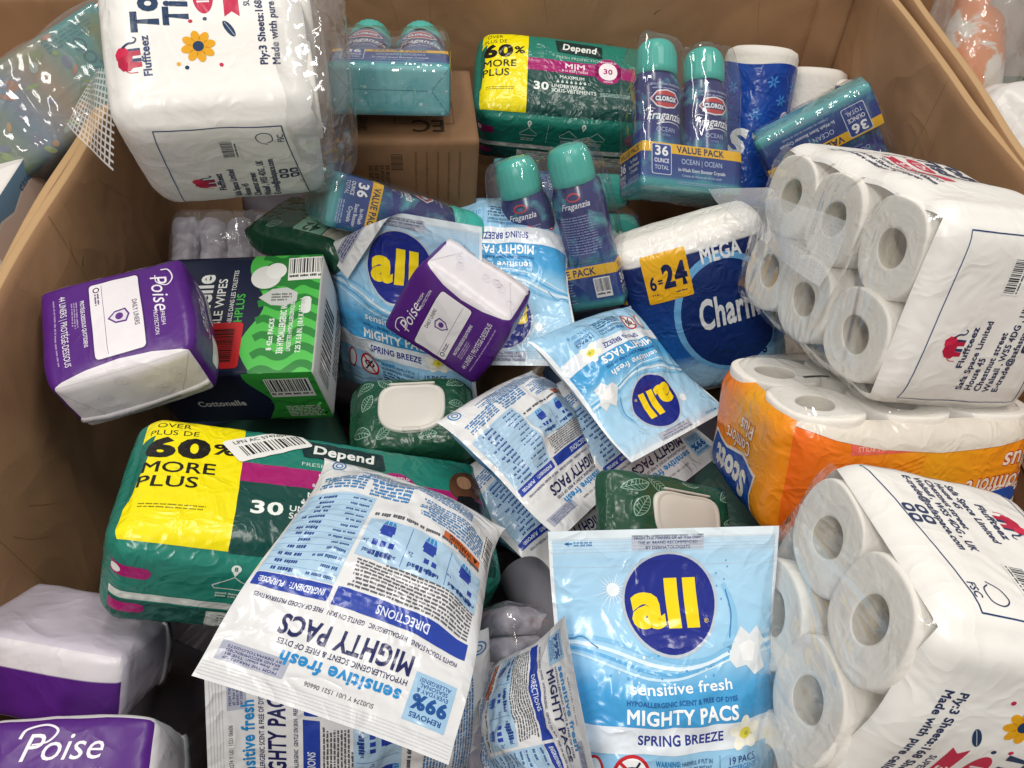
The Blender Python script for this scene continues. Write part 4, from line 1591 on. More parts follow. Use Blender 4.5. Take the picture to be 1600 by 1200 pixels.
# the goods deeper down, too jumbled and dark to count
rg = random.Random(12)
pats, ms = [], []
for k in range(26):
    S = soft_box(rg.uniform(.18, .3), rg.uniform(.14, .22), rg.uniform(.1, .16), .012, (.004,) * 3, .004, 30, k, .02)
    M_ = Euler((rg.uniform(-.25, .25), rg.uniform(-.25, .25), rg.uniform(0, 3.1))).to_matrix()
    M_ = np.array(M_)
    o_ = np.array([-.40 + .2 * (k % 5) + rg.uniform(-.04, .04), .22 + .2 * (k // 5) + rg.uniform(-.04, .04), rg.uniform(.46, .54)])
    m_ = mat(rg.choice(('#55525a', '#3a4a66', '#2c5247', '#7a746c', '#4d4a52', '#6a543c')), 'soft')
    for q_ in S.values():
        pats.append(Patch(q_.P @ M_.T + o_, q_.w, q_.h))
        ms.append(m_)
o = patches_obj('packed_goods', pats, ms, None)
tag(o, 'dark jumble of packages deep in the bin under the pile', 'packages', kind='stuff')

# ------------------------------------------------------------------ pouches
make_pouch('pouch_front', 'detergent_pouch', 'upright blue detergent pouch with round yellow all logo, front and centre right', 'front', .055, 3, .0016, wav=.002)
make_pouch('pouch_white', 'detergent_pouch', 'large white back of an upside down detergent pouch lying over the underwear pack', 'back', .055, 7, .0024)
pf, fS = make_pouch('pouch_fold', 'detergent_pouch', 'blue detergent pouch with its white top corner folded over the logo', 'front', .045, 11, .0022, folds=((-.481, .877, .1118, 2.85, .006),), fine=2)
make_pouch('pouch_up', 'detergent_pouch', 'upside down blue detergent pouch behind the purple liner pack', 'front', .045, 17, .0020)
make_pouch('pouch_tilt', 'detergent_pouch', 'tilted upside down blue detergent pouch beside the orange tissue pack', 'front', .05, 23, .0030)
make_pouch('pouch_mid', 'detergent_pouch', 'crumpled white back of a detergent pouch in the middle of the pile', 'back', .05, 29, .0032)
POSE['pouch_peek'] = ((.150, .592, .705), (-.20, -.33, -2.35), (.19, .195, .02))
make_pouch('pouch_peek', 'detergent_pouch', 'white detergent pouch edge peeking out beneath the tilted blue pouch', 'back', .05, 47, .0026)
make_pouch('pouch_under', 'detergent_pouch', 'white detergent pouch mostly hidden beneath the crumpled middle pouch', 'back', .085, 31, .0024)
make_pouch('pouch_bottom', 'detergent_pouch', 'sideways white detergent pouch at the bottom edge under the large white pouch', 'back', .05, 37, .0022)
make_pouch('pouch_corner', 'detergent_pouch', 'narrow crumpled white detergent pouch squeezed left of the upright blue pouch', 'back', .05, 41, .0045)

# the back print shows on the folded corner
fa = Art(19.5, 24, 'pouch')
fa.part = 'makers_label'
fa.rect(6.4, 9.6, 5.2, 1.5, '#a9adbd', 1)
fa.part = 'lettering'
fa.greek(4.2, 10.2, 4.4, 1.2, 4, '#2b3270', 3, .5)
lay(fa, fS['back'], pf)

# ------------------------------------------------------------------ underwear packs
dep, depS = make_underwear('depend_front', 'large green and yellow underwear pack with a barcode sticker, left foreground', 4)
st = Art(36, 20, 'carton')
st.part = 'barcode_sticker'
st.at(-6.0, 5.7, 33)
st.rect(0, 0, 8.2, 3.6, '#e9e9e6', 5, r=.35)
st.barcode(.3, -.3, 6.8, 1.9, '#e9e9e6', '#151515', 22, label=False, pad=.1)
st.items = [(v, f, c, lv + (3 if p == 'barcode_label' else 0), 'barcode_sticker') for v, f, c, lv, p in st.items]
st.part = 'barcode_sticker'
st.text('LPN AC 57474590', 0, .95, .5, '#3a3a3a', 's', fit=6.4, lv=7)
lay(st, depS['front'], dep, eps=.0006)
make_underwear('depend_rear', 'smaller looking green and yellow underwear pack against the back wall', 14)

# ------------------------------------------------------------------ liner packs
W_ = '#e6e2ea'
t, S, p, w = make_liners('poise_left', 'purple and white liner pack lying on the wipes carton by the left wall', 5)
pack_body('wrapper', S, {'all': w, 'front': p, 'top': p, 'bottom': p}, t)
lay(liner_art(), S['front'], t)
a = Art(12, 8.5, 'soft')
a.part = 'lettering'
a.text('Poise', -1.2, -1.5, 1.9, W_, 'r', fit=5.4, shear=.28, lv=2)
a.text('FRESH PROTECTION', -.6, -.1, .5, W_, 'r', fit=5.4, rot=0, lv=2)
a.part = 'label_panel'
a.rect(-3.3, 2.3, 4.0, 1.5, '#dcd8dd', 1, r=.3)
a.part = 'label_panel#2'
a.rect(2.6, 1.9, 3.6, 1.8, '#dcd8dd', 1, r=.3)
a.part = 'lettering'
a.greek(-5, 2.8, 3.4, .9, 3, '#5d4a70', 3)
lay(a, S['top'], t)
t, S, p, w = make_liners('poise_mid', 'purple and white liner pack tilted on the centre of the pile', 6)
pack_body('wrapper', S, {'all': w, 'front': p, 'top': p, 'bottom': p}, t)
lay(liner_art(), S['front'], t)
t, S, p, w = make_liners('poise_low', 'purple liner pack with large white script in the bottom left corner', 8)
pack_body('wrapper', S, {'all': w, 'front': p}, t)
a = Art(13, 16, 'soft')
a.text('Poise', -.4, 3.2, 2.9, W_, 'r', fit=6.4, shear=.26, lv=2)
a.curve([(-3.7, 5.6), (-3.3, 6.6), (-1.9, 7.0), (-.9, 6.3), (-1.5, 5.2), (-2.7, 4.9)], .26, W_, 3, .16)
a.text('FRESH PROTECTION', 0, 1.6, .6, W_, 'r', fit=6, lv=2)
lay(a, S['front'], t)
t, S, p, w = make_liners('poise_side', 'lavender topped liner pack with purple side lying above the bottom left pack', 9)
lav = mat('#c6bfcd', 'soft')
pack_body('wrapper', S, {'all': lav, 'front': mat('#4f1b78', 'soft', ('v', [(0, '#4f1b78'), (.66, '#4f1b78'), (.68, '#d6d2d8'), (1, '#d6d2d8')], 'LINEAR'))}, t)

# ------------------------------------------------------------------ cartons
loc, rot, d = POSE['wipes_box']
t = thing('wipes_carton', loc, rot, 'navy and green wipes carton with wavy print under the left liner pack', 'wipes carton')
S = soft_box(d[0], d[1], d[2], .0025, (.001, .001, .001), .0004, 30, 3, .007)
nav, grn = mat('#131c38', 'carton'), mat('#2f9a3a', 'carton')
pack_body('carton', S, {'all': nav, 'right': mat('#d9d7d4', 'carton')}, t)
a = Art(20.2, 16.8, 'carton')
a.part = 'green_panel'
edge = [(2.2 + 1.2 * math.sin(y * .55 + 1), y) for y in np.linspace(-8.4, 8.4, 22)]
a.poly(edge + [(10.1, 8.4), (10.1, -8.4)], '#4dbb4d', 0)
for k in range(8):
    yy = -8.5 + k * 2.3
    a.curve([(2.6 + i * .95, yy + .55 * math.sin(i * 1.25 + k * .2) + i * .12) for i in range(9)], 1.0, '#237f33', 1)
a.part = 'lettering'
WH = '#e9ede9'
a.text('Cottonelle', -3.3, -1.0, 2.3, WH, 'b', rot=90, fit=13.5)
a.text('FLUSHABLE WIPES', -1.6, -1.2, 1.05, WH, 's', rot=90, fit=12.4)
a.text('LINGETTES JETABLES DANS LES TOILETTES', -.35, .2, .55, WH, 'r', rot=90, fit=12)
a.text('FRESHPLUS', .9, -.8, 1.0, '#3fb043', 's', rot=90, fit=7)
a.part = 'red_label'
a.rect(-1.5, -4.5, 5.4, 6.2, '#c11f24', 3, r=.5)
a.barcode(-1.6, -4.5, 4.6, 3.8, '#a81c20', '#2a0c0c', 12, rot=90, label=False, pad=.1)
for i in range(len(a.items)):
    v, f, c, lv, pn = a.items[i]
    if pn == 'barcode_label':
        a.items[i] = (v, f, c, lv + 1, 'red_label')
a.part = 'wipe_picture'
a.rect(5.2, 5.4, 4.2, 3.6, '#2d7f38', 2, r=.8)
a.ell(3.2, 5.0, 1.9, 1.7, '#e4e6e2', 3)
a.ell(4.4, 5.9, 1.3, 1.2, '#f0f1ee', 4)
a.poly([(2.6, 2.0), (4.2, 3.2), (6.0, 3.4), (7.4, 2.6), (7.4, 1.4), (6.0, .7), (4.2, .9)], '#c5c9c6', 3)
a.greek(4.2, 2.6, 2.6, 1.2, 3, '#5a605c', 5, lv=4)
a.part = 'lettering'
a.text('8 42ct PACKS', 4.9, -3.2, .6, WH, 'b', rot=90, fit=4.4)
a.text('336 HYPOALLERGENIC WIPES', 6.3, -2.0, .75, WH, 'b', rot=90, fit=7.8)
a.text('LINGETTES HYPOALLERGENIQUES', 7.2, -2.1, .5, WH, 's', rot=90, fit=7.0)
a.text('7.25 X 5.0 IN. (18.4 X 12.7 cm)', 8.4, -2.0, .6, WH, 'b', rot=90, fit=7.6)
a.rect(8.6, .8, 1.2, 2.4, '#dfe3df', 2, r=.5)
a.barcode(8.2, 6.2, 4.6, 3.4, '#ecece8', '#161616', 3, rot=3)
lay(a, S['front'], t)
a = Art(20.2, 12, 'carton')
a.part = 'green_panel'
edge = [(2.6 + 1.0 * math.sin(y * .5 + 2), y) for y in np.linspace(-6, 6, 14)]
a.poly(edge + [(10.1, 6), (10.1, -6)], '#36a03c', 0)
for k in range(5):
    yy = -6 + k * 2.4
    a.curve([(3.4 + i * .9, yy + .5 * math.sin(i * 1.25 + k * .2)) for i in range(9)], .5, '#2b8a36', 1)
a.greek(4.8, -2.0, 4.6, 3.0, 7, '#d9e8d5', 9)
a.text('Cottonelle', -2.8, -1.4, 1.3, WH, 'b', fit=6)
a.barcode(6.6, 2.6, 5.4, 4.4, '#ecece8', '#161616', 4)
lay(a, S['bottom'], t)
a = Art(12, 16.8, 'carton')
a.barcode(-1.0, -1.5, 11, 5.0, '#d9d7d4', '#151515', 15, rot=90, label=False, pad=.2)
a.greek(2.6, 6, 2.6, 10, 16, '#5b5b5b', 8)
lay(a, S['right'], t)

loc, rot, d = POSE['brown_box']
t = thing('cardboard_box', loc, rot, 'small brown shipping box with printed text under a booster pack at the back', 'cardboard box')
S = soft_box(d[0], d[1], d[2], .003, (.001, .001, .001), .0005, 30, 6, .008)
km = mat('#86664a', 'kraft', None, ('#735538', 9, .35, .75))
pack_body('box', S, {'all': km}, t)
a = Art(19.4, 12.5, 'kraft')
K = '#3a2a1a'
for i in range(6):
    a.greek(-6.6 + i * 1.35, -1.0 + (0 if i < 4 else -1), .62, 6.2, 14, K, 40 + i, .5)
for i, s in enumerate(('50 SOBRES', '50 STICKS', '50 POUCHES', '50 BUSTINE')):
    a.text(s, -5.2 + i * .75, .4, .5, K, 's', rot=-90, fit=4.4)
a.barcode(-1.4, 3.0, 3.0, 2.0, '#86664a', K, 8, rot=90, label=False)
a.part = 'recycling_mark'
a.ring(-.9, -3.0, .45, .45, .12, K, 1)
a.ring(-.9, -4.6, .45, .45, .12, K, 1)
a.part = 'lettering'
for i in range(5):
    a.greek(1.0 + i * 1.5, 4.6, .35, 8.0, 22, '#5a432a', 60 + i, .5)
lay(a, S['front'], t)
a = Art(19.4, 17.4, 'kraft')
a.line([(-1.5, 0), (6.5, 0), (6.5, -5), (-1.5, -5), (-1.5, 0)], .12, K, 1)
a.text('EC', 3.0, -4.2, 2.6, K, 's', rot=180)
a.greek(-7.5, -3, 2.6, 3.4, 8, K, 77)
lay(a, S['top'], t)

# ------------------------------------------------------------------ scent boosters
make_booster('boost_upright', 'twin bottle scent booster pack lying face up beside the rear underwear pack', False, 2)
make_booster('boost_tilt', 'upside down scent booster carton tilted against the right wall', False, 3)
make_booster('boost_back', 'scent booster pack standing with its back label towards the viewer', True, 4)
make_booster('boost_box', 'scent booster pack lying on the small brown box, carton bottom in view', False, 5)
make_booster('boost_end', 'scent booster pack lying on its side in front of the brown box', False, 6)
POSE['boost_deep'] = ((0.085, 1.015, .705), (-.15, .30, -1.42), (.16, .225, .075))
make_booster('boost_deep', 'half buried scent booster pack with teal caps behind the blue tissue pack', False, 8)

# ------------------------------------------------------------------ toilet tissue with white wrap
RM = [(-.1, .05, 0), (0, .05, .002), (.1, .05, -.003), (-.1, -.05, -.004), (0, -.05, .004), (.1, -.05, 0)]
tm, _ = make_tissue('tissue_mid', 'white tissue pack with six open roll ends beside the right wall', 90, 'top', 0, 3, RM)
make_tissue('tissue_front', 'white tissue pack with open roll ends in the lower right corner', -90, 'bottom', 180, 5, RM)
tl, _ = make_tissue('tissue_left', 'white tissue pack with pink elephant print propped on the left bin wall', -90, 'bottom', 180, 9, RM, half=(.152, .102, .105), loose=True)

milky = film_mat('milky_strip', .38, (40, .002), (120, .0006), .18)
lattice('perforated_handle', [(-.245, .012, .122), (.055, -.012, .124), (.070, .062, .130), (-.10, .052, .126)], 60, 14, .84, .84, milky, tm, .012)
Wi = Matrix.LocRotScale(Vector(POSE['tissue_left'][0]), Euler(POSE['tissue_left'][1]), None).inverted()
lattice('perforated_handle', [Wi @ Vector(q_) for q_ in ((-.475, .745, 1.040), (-.405, .672, 1.034), (-.405, .752, 1.103), (-.447, .785, 1.075))], 13, 14, .34, .34, milky, tl, .004)

# ------------------------------------------------------------------ blue tissue pack
loc, rot, d = POSE['charmin']
t = thing('bath_tissue_pack', loc, rot, 'blue bath tissue pack with yellow 6=24 label under the clear film', 'bath tissue')
S = soft_box(d[0] * 1.04, d[1] * 1.30, d[2] * .75, .026, (.004, .004, .010), .002, 30, 5, .007, ridge=.0008, rscale=110)
S = {k: Patch(v.P + np.array([0, -.145 * d[1], 0]), v.w, v.h) for k, v in S.items()}
bl = mat('#1b4f9e', 'bag', ('v', [(0, '#a9cbe4'), (.22, '#8fbce0'), (.30, '#1d63b4'), (.55, '#17418c'), (.80, '#182a66'), (.875, '#182a66'), (.885, '#e9e7e4'), (1, '#efece6')], 'LINEAR'))
pack_body('wrapper', S, {'all': mat('#e9e6df', 'bag'), 'front': bl, 'left': bl, 'right': bl}, t)
a = Art(26, 21.7, 'bag')
a.at(0, 2.3)
a.part = 'logo_disc'
a.ell(4.0, -2.4, 9.0, 7.6, '#6fb0e2', 1, n=44)
a.ell(4.3, -2.6, 8.2, 6.9, '#15306f', 2, n=44)
a.part = 'lettering'
a.text('Charmin', 5.8, -3.6, 3.6, '#eef1f4', 'b', fit=13.5, shear=.16, lv=3, rot=2)
a.text('MEGA', 4.8, 4.3, 1.9, '#eceff2', 'b', fit=7.0, lv=3)
a.text('Ultra Strong', 4.5, -8.2, 1.7, '#16305f', 'b', fit=10, lv=3)
a.part = 'price_label'
a.rect(-4.6, 4.0, 7.6, 6.0, '#efb41c', 4, r=.25)
a.text('6', -7.1, 2.7, 1.6, '#16214f', 'b', lv=5)
a.text('=', -5.8, 3.0, 1.0, '#16214f', 'b', lv=5)
a.text('24', -3.2, 2.7, 2.6, '#16214f', 'x', fit=4.2, lv=5)
a.greek(-7.6, 2.2, 1.2, .3, 1, '#16214f', 4, lv=5)
a.greek(-3.6, 2.0, 2.0, .3, 1, '#16214f', 5, lv=5)
lay(a, S['front'], t)
a = Art(12, 21.7, 'bag')
a.at(0, 2.3)
a.part = 'price_label'
a.rect(4.4, 4.0, 3.4, 5.6, '#efb41c', 1)
a.text('24', 4.4, 3.2, 1.8, '#16214f', 'x', fit=2.8, lv=2)
lay(a, S['left'], t)

# ------------------------------------------------------------------ orange tissue pack
loc, rot, d = POSE['scott']
t = thing('bath_tissue_pack', loc, rot, 'upside down orange bath tissue pack with blue logo at the right edge', 'bath tissue')
S = soft_box(d[0], d[1], d[2], .032, (.006, .008, .012), .003, 24, 7, .008, ridge=.002, rscale=60)
org = mat('#f0741a', 'bag', ('u', [(0, '#ef6a16'), (.3, '#f2861c'), (.55, '#f0a520'), (1, '#ef8a1a')], 'LINEAR'))
pack_body('wrapper', S, {'all': org, 'back': mat('#e6e1d8', 'bag')}, t, skip=('top',))
patches_obj('clear_film', [S['top']], [film_mat('orange_pack_film', .10, (22, .0040), (80, .001), .08, gain=.7)], t)
for k in range(6):
    make_roll(t, (-.097 + .097 * (k % 3)) * d[0] / .30, (-.046 + .092 * (k // 3)) * d[2] / .19, d[1] / 2 - .006, .10, .0485, .0205, 60 + k, up=True)


def orange_art(W, logo_x, big):
    a = Art(W, 15, 'bag')
    a.part = 'logo_plate'
    s = 1.0 if big else .84
    a.at(logo_x, -3.6, 180, s)
    a.poly([(-7.6, 3.2), (-4, 4.4), (0, 3.7), (4, 4.5), (7.6, 3.4), (8.0, 0), (6.8, -3.6), (2, -2.8), (-3, -3.9), (-7.8, -3.0), (-6.9, 0)], '#efe6da', 1)
    a.poly([(-7.2, 2.8), (-4, 3.9), (0, 3.2), (4, 4.0), (7.2, 3.0), (7.5, 0), (6.4, -3.2), (2, -2.4), (-3, -3.4), (-7.3, -2.6), (-6.5, 0)], '#1d4fa6', 2)
    a.curve([(-7, 4.1), (-4, 5.2), (0, 4.5), (4, 5.3), (7, 4.4)], .9, '#c9502c', 1)
    a.part = 'lettering'
    a.text('Scott', 0, -1.7, 3.3, '#efece4', 'x', fit=10.5, shear=.2, lv=3)
    a.at(logo_x, 1.9, 180, s)
    for dx, c, lv, wt in ((0, '#b7432a', 2, 'x'), (0, '#f0e2d2', 3, 's')):
        a.text('Comfort', -1.4, .9, 1.9, c, wt, fit=8.0, shear=.2, lv=lv, rot=4)
        a.text('Plus', -3.6, -1.7, 1.9, c, wt, fit=4.6, shear=.2, lv=lv, rot=4)
    a.at()
    return a


a = orange_art(30, 8.6, True)
a.part = 'clear_upper_edge'
a.poly([(-15, 7.5), (15, 7.5), (15, 5.2), (9, 4.3), (2, 3.9), (-5, 4.4), (-10, 5.2), (-15, 6.6)], '#ddd6ca', 5)
a.part = 'stripe_print'
for k in range(7):
    a.curve([(-9, 1.5 - k * .3), (-5, 1.9 - k * .5), (0, 3.6 - k * .55)], .09, '#e06a12', 1)
a.part = 'ribbon'
a.at(-2.2, 4.6, 182)
a.rect(0, 0, 12.5, 1.1, '#e8695a', 1)
a.text('CONTENT: 12 ROLLS DOUBLE ROLLS', 0, -.25, .5, '#f0c9b0', 'r', fit=11, lv=2)
a.at(-6.2, -2.4, 180)
a.ell(0, 0, 2.4, 1.5, '#c9502c', 1)
a.ell(0, -.1, 1.9, 1.1, '#f0e2d2', 2)
lay(a, S['front'], t)
lay(orange_art(20, -1.0, False), S['left'], t)
a = Art(30, 20, 'bag')
a.part = 'tape_mark'
a.rect(-8.0, -1.2, 3.2, .55, '#1c1f24', 2)
lay(a, S['top'], t)

# ------------------------------------------------------------------ wipes packs, soft
def leaf(a, x, y, s, rot, col, lv=1):
    M0 = a.M
    c, n = math.cos(R(rot)), math.sin(R(rot))
    a.M = M0 @ np.array([[c * s, -n * s, x], [n * s, c * s, y], [0, 0, 1]])
    up_ = [(t_ * 4, 1.0 * max(0, math.sin(t_ * 3.1416)) ** .8) for t_ in np.linspace(0, 1, 11)]
    a.line(up_, .12, col, lv)
    a.line([(x_, -y_) for x_, y_ in up_], .12, col, lv)
    a.line([(0, 0), (4, 0)], .1, col, lv)
    for k in range(1, 7):
        t_ = k / 7.5
        h_ = max(0, math.sin(min(1, t_ + .12) * 3.1416)) ** .8 * .9
        a.line([(t_ * 4, 0), (t_ * 4 + .5, h_)], .07, col, lv)
        a.line([(t_ * 4, 0), (t_ * 4 + .5, -h_)], .07, col, lv)
    a.M = M0


def make_wipes(key, label, seed, lid=True, art42=False):
    loc, rot, d = POSE[key]
    t = thing('wipes_pack', loc, rot, label, 'wipes pack', 'dark green soft wipes packs')

    def post(p, s):
        p = p.copy()
        e = np.abs(s[..., 0])
        p[..., 2] *= 1 - .55 * sm(.72, 1.0, e)
        return p
    S = soft_box(d[0], d[1], d[2], .012, (.002, .002, .005), .0022, 34, seed, .006, post=post, ridge=.0018, rscale=90)
    pack_body('wrapper', S, {'all': mat('#1c4a36', 'bag')}, t)
    a = Art(18, 11, 'bag')
    a.part = 'leaf_print'
    rg = random.Random(seed)
    spots = [(-8, 3, 20), (-8.4, -3, -25), (-7, -.5, 60), (5.5, 3.4, 30), (6.0, -3.5, -30), (5.6, .2, 0), (-4.8, -4.8, 40), (-5, 4.9, -40), (0, 4.8, 20), (1, -4.9, 10)]
    for x, y, r_ in spots:
        if art42 and x > -3:
            continue
        leaf(a, x, y, rg.uniform(.6, .85), r_, '#8fb3a0')
    if art42:
        a.part = 'label_panel'
        a.rect(2.0, 0.5, 5, 9, '#7fae97', 1)
        a.part = 'label_panel#2'
        a.rect(6.8, 0.5, 4.2, 9, '#b9b8a6', 1)
        a.part = 'leaf_print'
        leaf(a, 4.6, 1, .9, 80, '#31513f', 2)
        a.part = 'lettering'
        a.text('42', 2, -1.8, 1.9, '#173c2b', 'b', rot=180)
        a.text('PLANT BASED', 2, .6, .6, '#173c2b', 's', rot=180, fit=3.4)
        a.text('WIPES', 2, 1.7, .6, '#173c2b', 's', rot=180, fit=1.9)
    lay(a, S['front'], t)
    if lid:
        # moulded flip lid, rounded, proud of the film
        cz = S['front'].sample(np.array([0.]), np.array([0.]))[0][0][2]
        n = 44
        V_, F_ = [], []
        prof = [(1.0, -.004), (1.0, .0030), (.97, .0046), (.90, .0050), (.86, .0040), (.84, .0043), (.5, .0047), (.0005, .0048)]
        for k_, zz in prof:
            for i in range(n):
                an = 2 * math.pi * i / n
                c, s = math.cos(an), math.sin(an)
                f = (abs(c) ** 3.2 + abs(s) ** 3.2) ** (-1 / 3.2)
                V_.append((d[0] * .27 * k_ * f * c, d[1] * .34 * k_ * f * s + .004 * math.cos(2 * an) * k_, cz + zz))
        for j in range(len(prof) - 1):
            for i in range(n):
                i2 = (i + 1) % n
                F_.append((j * n + i, j * n + i2, (j + 1) * n + i2, (j + 1) * n + i))
        ld = mesh_obj('lid', V_, F_, mat('#cfcbc3', 'cap'), t)
        lw_, lh_ = d[0] * .27, d[1] * .34
        for nm_, (x0, x1, y0_, y1, z_) in (('hinge', (-lw_ * .7, lw_ * .7, lh_ * .90, lh_ * .98, .0058)), ('thumb_tab', (-lw_ * .26, lw_ * .26, -lh_ * 1.10, -lh_ * .93, .0052))):
            Sb = soft_box(x1 - x0, y1 - y0_, .004, .0012, (0, 0, 0), 0, 20, 1, .003)
            pack_body(nm_, {k: Patch(v.P + np.array([(x0 + x1) / 2, (y0_ + y1) / 2, cz + z_ - .002]), v.w, v.h) for k, v in Sb.items()}, {'all': mat('#c7c3ba', 'cap')}, ld)
    return t


make_wipes('wipes_lid_a', 'dark green wipes pack with grey lid below the folded detergent pouch', 3)
make_wipes('wipes_lid_b', 'dark green wipes pack with grey lid above the upright blue pouch', 5)
make_wipes('wipes_flat', 'flat green wipes pack with number 42 behind the wipes carton', 7, False, True)

# ------------------------------------------------------------------ bags of folded grey diapers
def make_diapers(key, label, n, seed, axis=0, tint='#a39dab'):
    loc, rot, d = POSE[key]
    t = thing('diaper_bag', loc, rot, label, 'diaper bag', 'clear bags of grey diapers')
    rg = random.Random(seed)
    for i in range(n):
        f = (i + .5) / n - .5
        dims = [d[0], d[1], d[2]]
        L = dims[axis]
        dims[axis] = L / n * 1.02
        S = soft_box(dims[0] * .97, dims[1] * .95, dims[2] * .95, min(dims) * .36, (.002, .002, .002), .0040, 70, seed * 20 + i, .006, ridge=.0030, rscale=220)
        off = np.zeros(3)
        off[axis] = f * L
        off[(axis + 1) % 3] = rg.uniform(-.004, .004)
        o = pack_body('folded_diaper', {k: Patch(v.P + off, v.w, v.h) for k, v in S.items()}, {'all': mat(tint, 'paper', None, ('#c2bec8', 60, .45, .65))}, t)
    S = soft_box(d[0] + .008, d[1] + .008, d[2] + .008, .02, (.003, .003, .004), .002, 40, seed, .009, ridge=.002, rscale=80)
    pack_body('clear_film', S, {'all': film_mat('bag_film', .05, (26, .003), (90, .001), .09)}, t)
    return t


make_diapers('diaper_back', 'clear bag of folded grey diapers below the left tissue pack', 6, 3, 0)
make_diapers('diaper_low', 'clear bag of grey diapers standing between the two white detergent pouches', 7, 5, 1)

# ------------------------------------------------------------------ grey spray can
t = thing('spray_can', (.038, .318, .745), (R(62), R(20), R(12)), 'grey cylindrical can with dark lettering left of the upright blue pouch', 'can')
V_, F_ = lathe([(.001, -.075), (.026, -.075), (.029, -.072), (.029, .04), (.0275, .045), (.028, .048), (.0285, .052), (.0285, .075), (.026, .079), (.001, .080)], 40)
mesh_obj('body', V_, F_, mat('#6a686f', 'carton'), t)
an = np.linspace(-1.4, 1.4, 25)
hh = np.linspace(-.06, .035, 12)
P = np.zeros((12, 25, 3))
for j, z in enumerate(hh):
    P[j, :, 0] = .0291 * np.sin(an); P[j, :, 1] = -.0291 * np.cos(an); P[j, :, 2] = z
a = Art(8.1, 9.5, 'carton')
a.text("MEYER'S", 0, 1.2, 1.1, '#1c1c20', 'b', fit=5.6)
a.text('CLEAN DAY', 0, -.6, .8, '#1c1c20', 's', fit=4.6)
lay(a, Patch(P, .081, .095), t)
V_, F_ = lathe([(.0286, .047), (.0296, .049), (.0296, .053), (.0286, .055)], 40)
mesh_obj('collar', V_, F_, mat('#1f1f22', 'cap'), t)

# ------------------------------------------------------------------ paper towel pack at the back
t = thing('paper_towel_pack', (.44, 1.195, .730), (R(-34), R(4), R(-4)), 'blue wrapped paper towel rolls standing in the back right corner', 'paper towels')
TW = ((-.03, 0, .135, .060), (.075, .035, .115, .056), (.135, .02, .10, .052))
for i, (x, y, h_, r_) in enumerate(TW):
    V_, F_ = lathe([(.016, h_ - .03), (.017, h_ - .002), (.02, h_), (r_ * .8, h_ + .001), (r_ * .95, h_ - .004), (r_, h_ - .014), (r_, -.12)], 40)
    V_ = [(vx + x, vy + y, vz) for vx, vy, vz in V_]
    rl = mesh_obj('roll', V_, F_, mat('#ece8e0', 'paper'), t)
an = np.linspace(-3.1416, 3.1416, 49)
for i, (x, y, h_, r_, c) in enumerate(((-.03, 0, .108, .0615, '#16409a'), (.135, .02, .092, .0535, '#1a2a6a'))):
    hh = np.linspace(-.12, h_, 20)
    P = np.zeros((20, 49, 3))
    for j, z in enumerate(hh):
        P[j, :, 0] = x + r_ * np.sin(an); P[j, :, 1] = y - r_ * np.cos(an); P[j, :, 2] = z + .003 * np.sin(an * 3)
    pw = Patch(P, .38, .24)
    patches_obj('blue_wrapper', [pw], [mat(c, 'bag', None, ('#1f56b4', 14, .4, .7))], t)
    if i == 0:
        a = Art(38, 24, 'bag')
        a.part = 'flower_print'
        for k in range(6):
            for q_ in range(6):
                aa = q_ * 1.047
                fx, fy = ((-5.5, 8), (3, 6), (5.5, 8.6), (-1, 3.8), (6, 2), (1, 9))[k]
                a.ell(fx + .6 * math.cos(aa), fy + .6 * math.sin(aa), .45, .18, '#3f86d0', 1, rot=math.degrees(aa), n=10)
        a.part = 'lettering'
        a.text('S', -3.2, -3.0, 4.2, '#e9edf2', 'x', lv=2, shear=.1)
        a.text('e', 4.5, 2.2, 3.0, '#e9edf2', 'x', lv=2, shear=.1)
        lay(a, pw, t)

# ------------------------------------------------------------------ things in the neighbouring bins
t = thing('carton', (-.688, .785, .875), (R(90), 0, R(90)), 'white and blue carton in the neighbouring bin at the left edge', 'carton')
S = soft_box(.15, .11, .15, .0025, (.0005,) * 3, .0003, 30, 2, .01)
pack_body('box', S, {'all': mat('#e3dfdc', 'carton')}, t)
a = Art(15, 11, 'carton')
a.part = 'blue_panel'
a.poly([(-7.5, 5.5), (7.5, 5.5), (7.5, 2.5), (3, 3.6), (-1, 2.6), (-4, 3.4), (-7.5, 2.6)], '#6f93b0', 1)
a.part = 'beige_panel'
a.poly([(-7.5, -5.5), (7.5, -5.5), (7.5, 2.2), (3, 3.3), (-1, 2.3), (-4, 3.1), (-7.5, 2.3)], '#ddc9bb', 1)
a.part = 'lettering'
a.text('ease', 3.5, 3.2, 1.1, '#3d5f80', 's', lv=2)
for k in range(3):
    a.ring(4.5 - 2.2 * k, -1.0, .7, .95, .12, '#7d6a60', 2)
a.greek(-6, -2.4, 6, 2.2, 6, '#7d6a60', 4)
lay(a, S['front'], t)

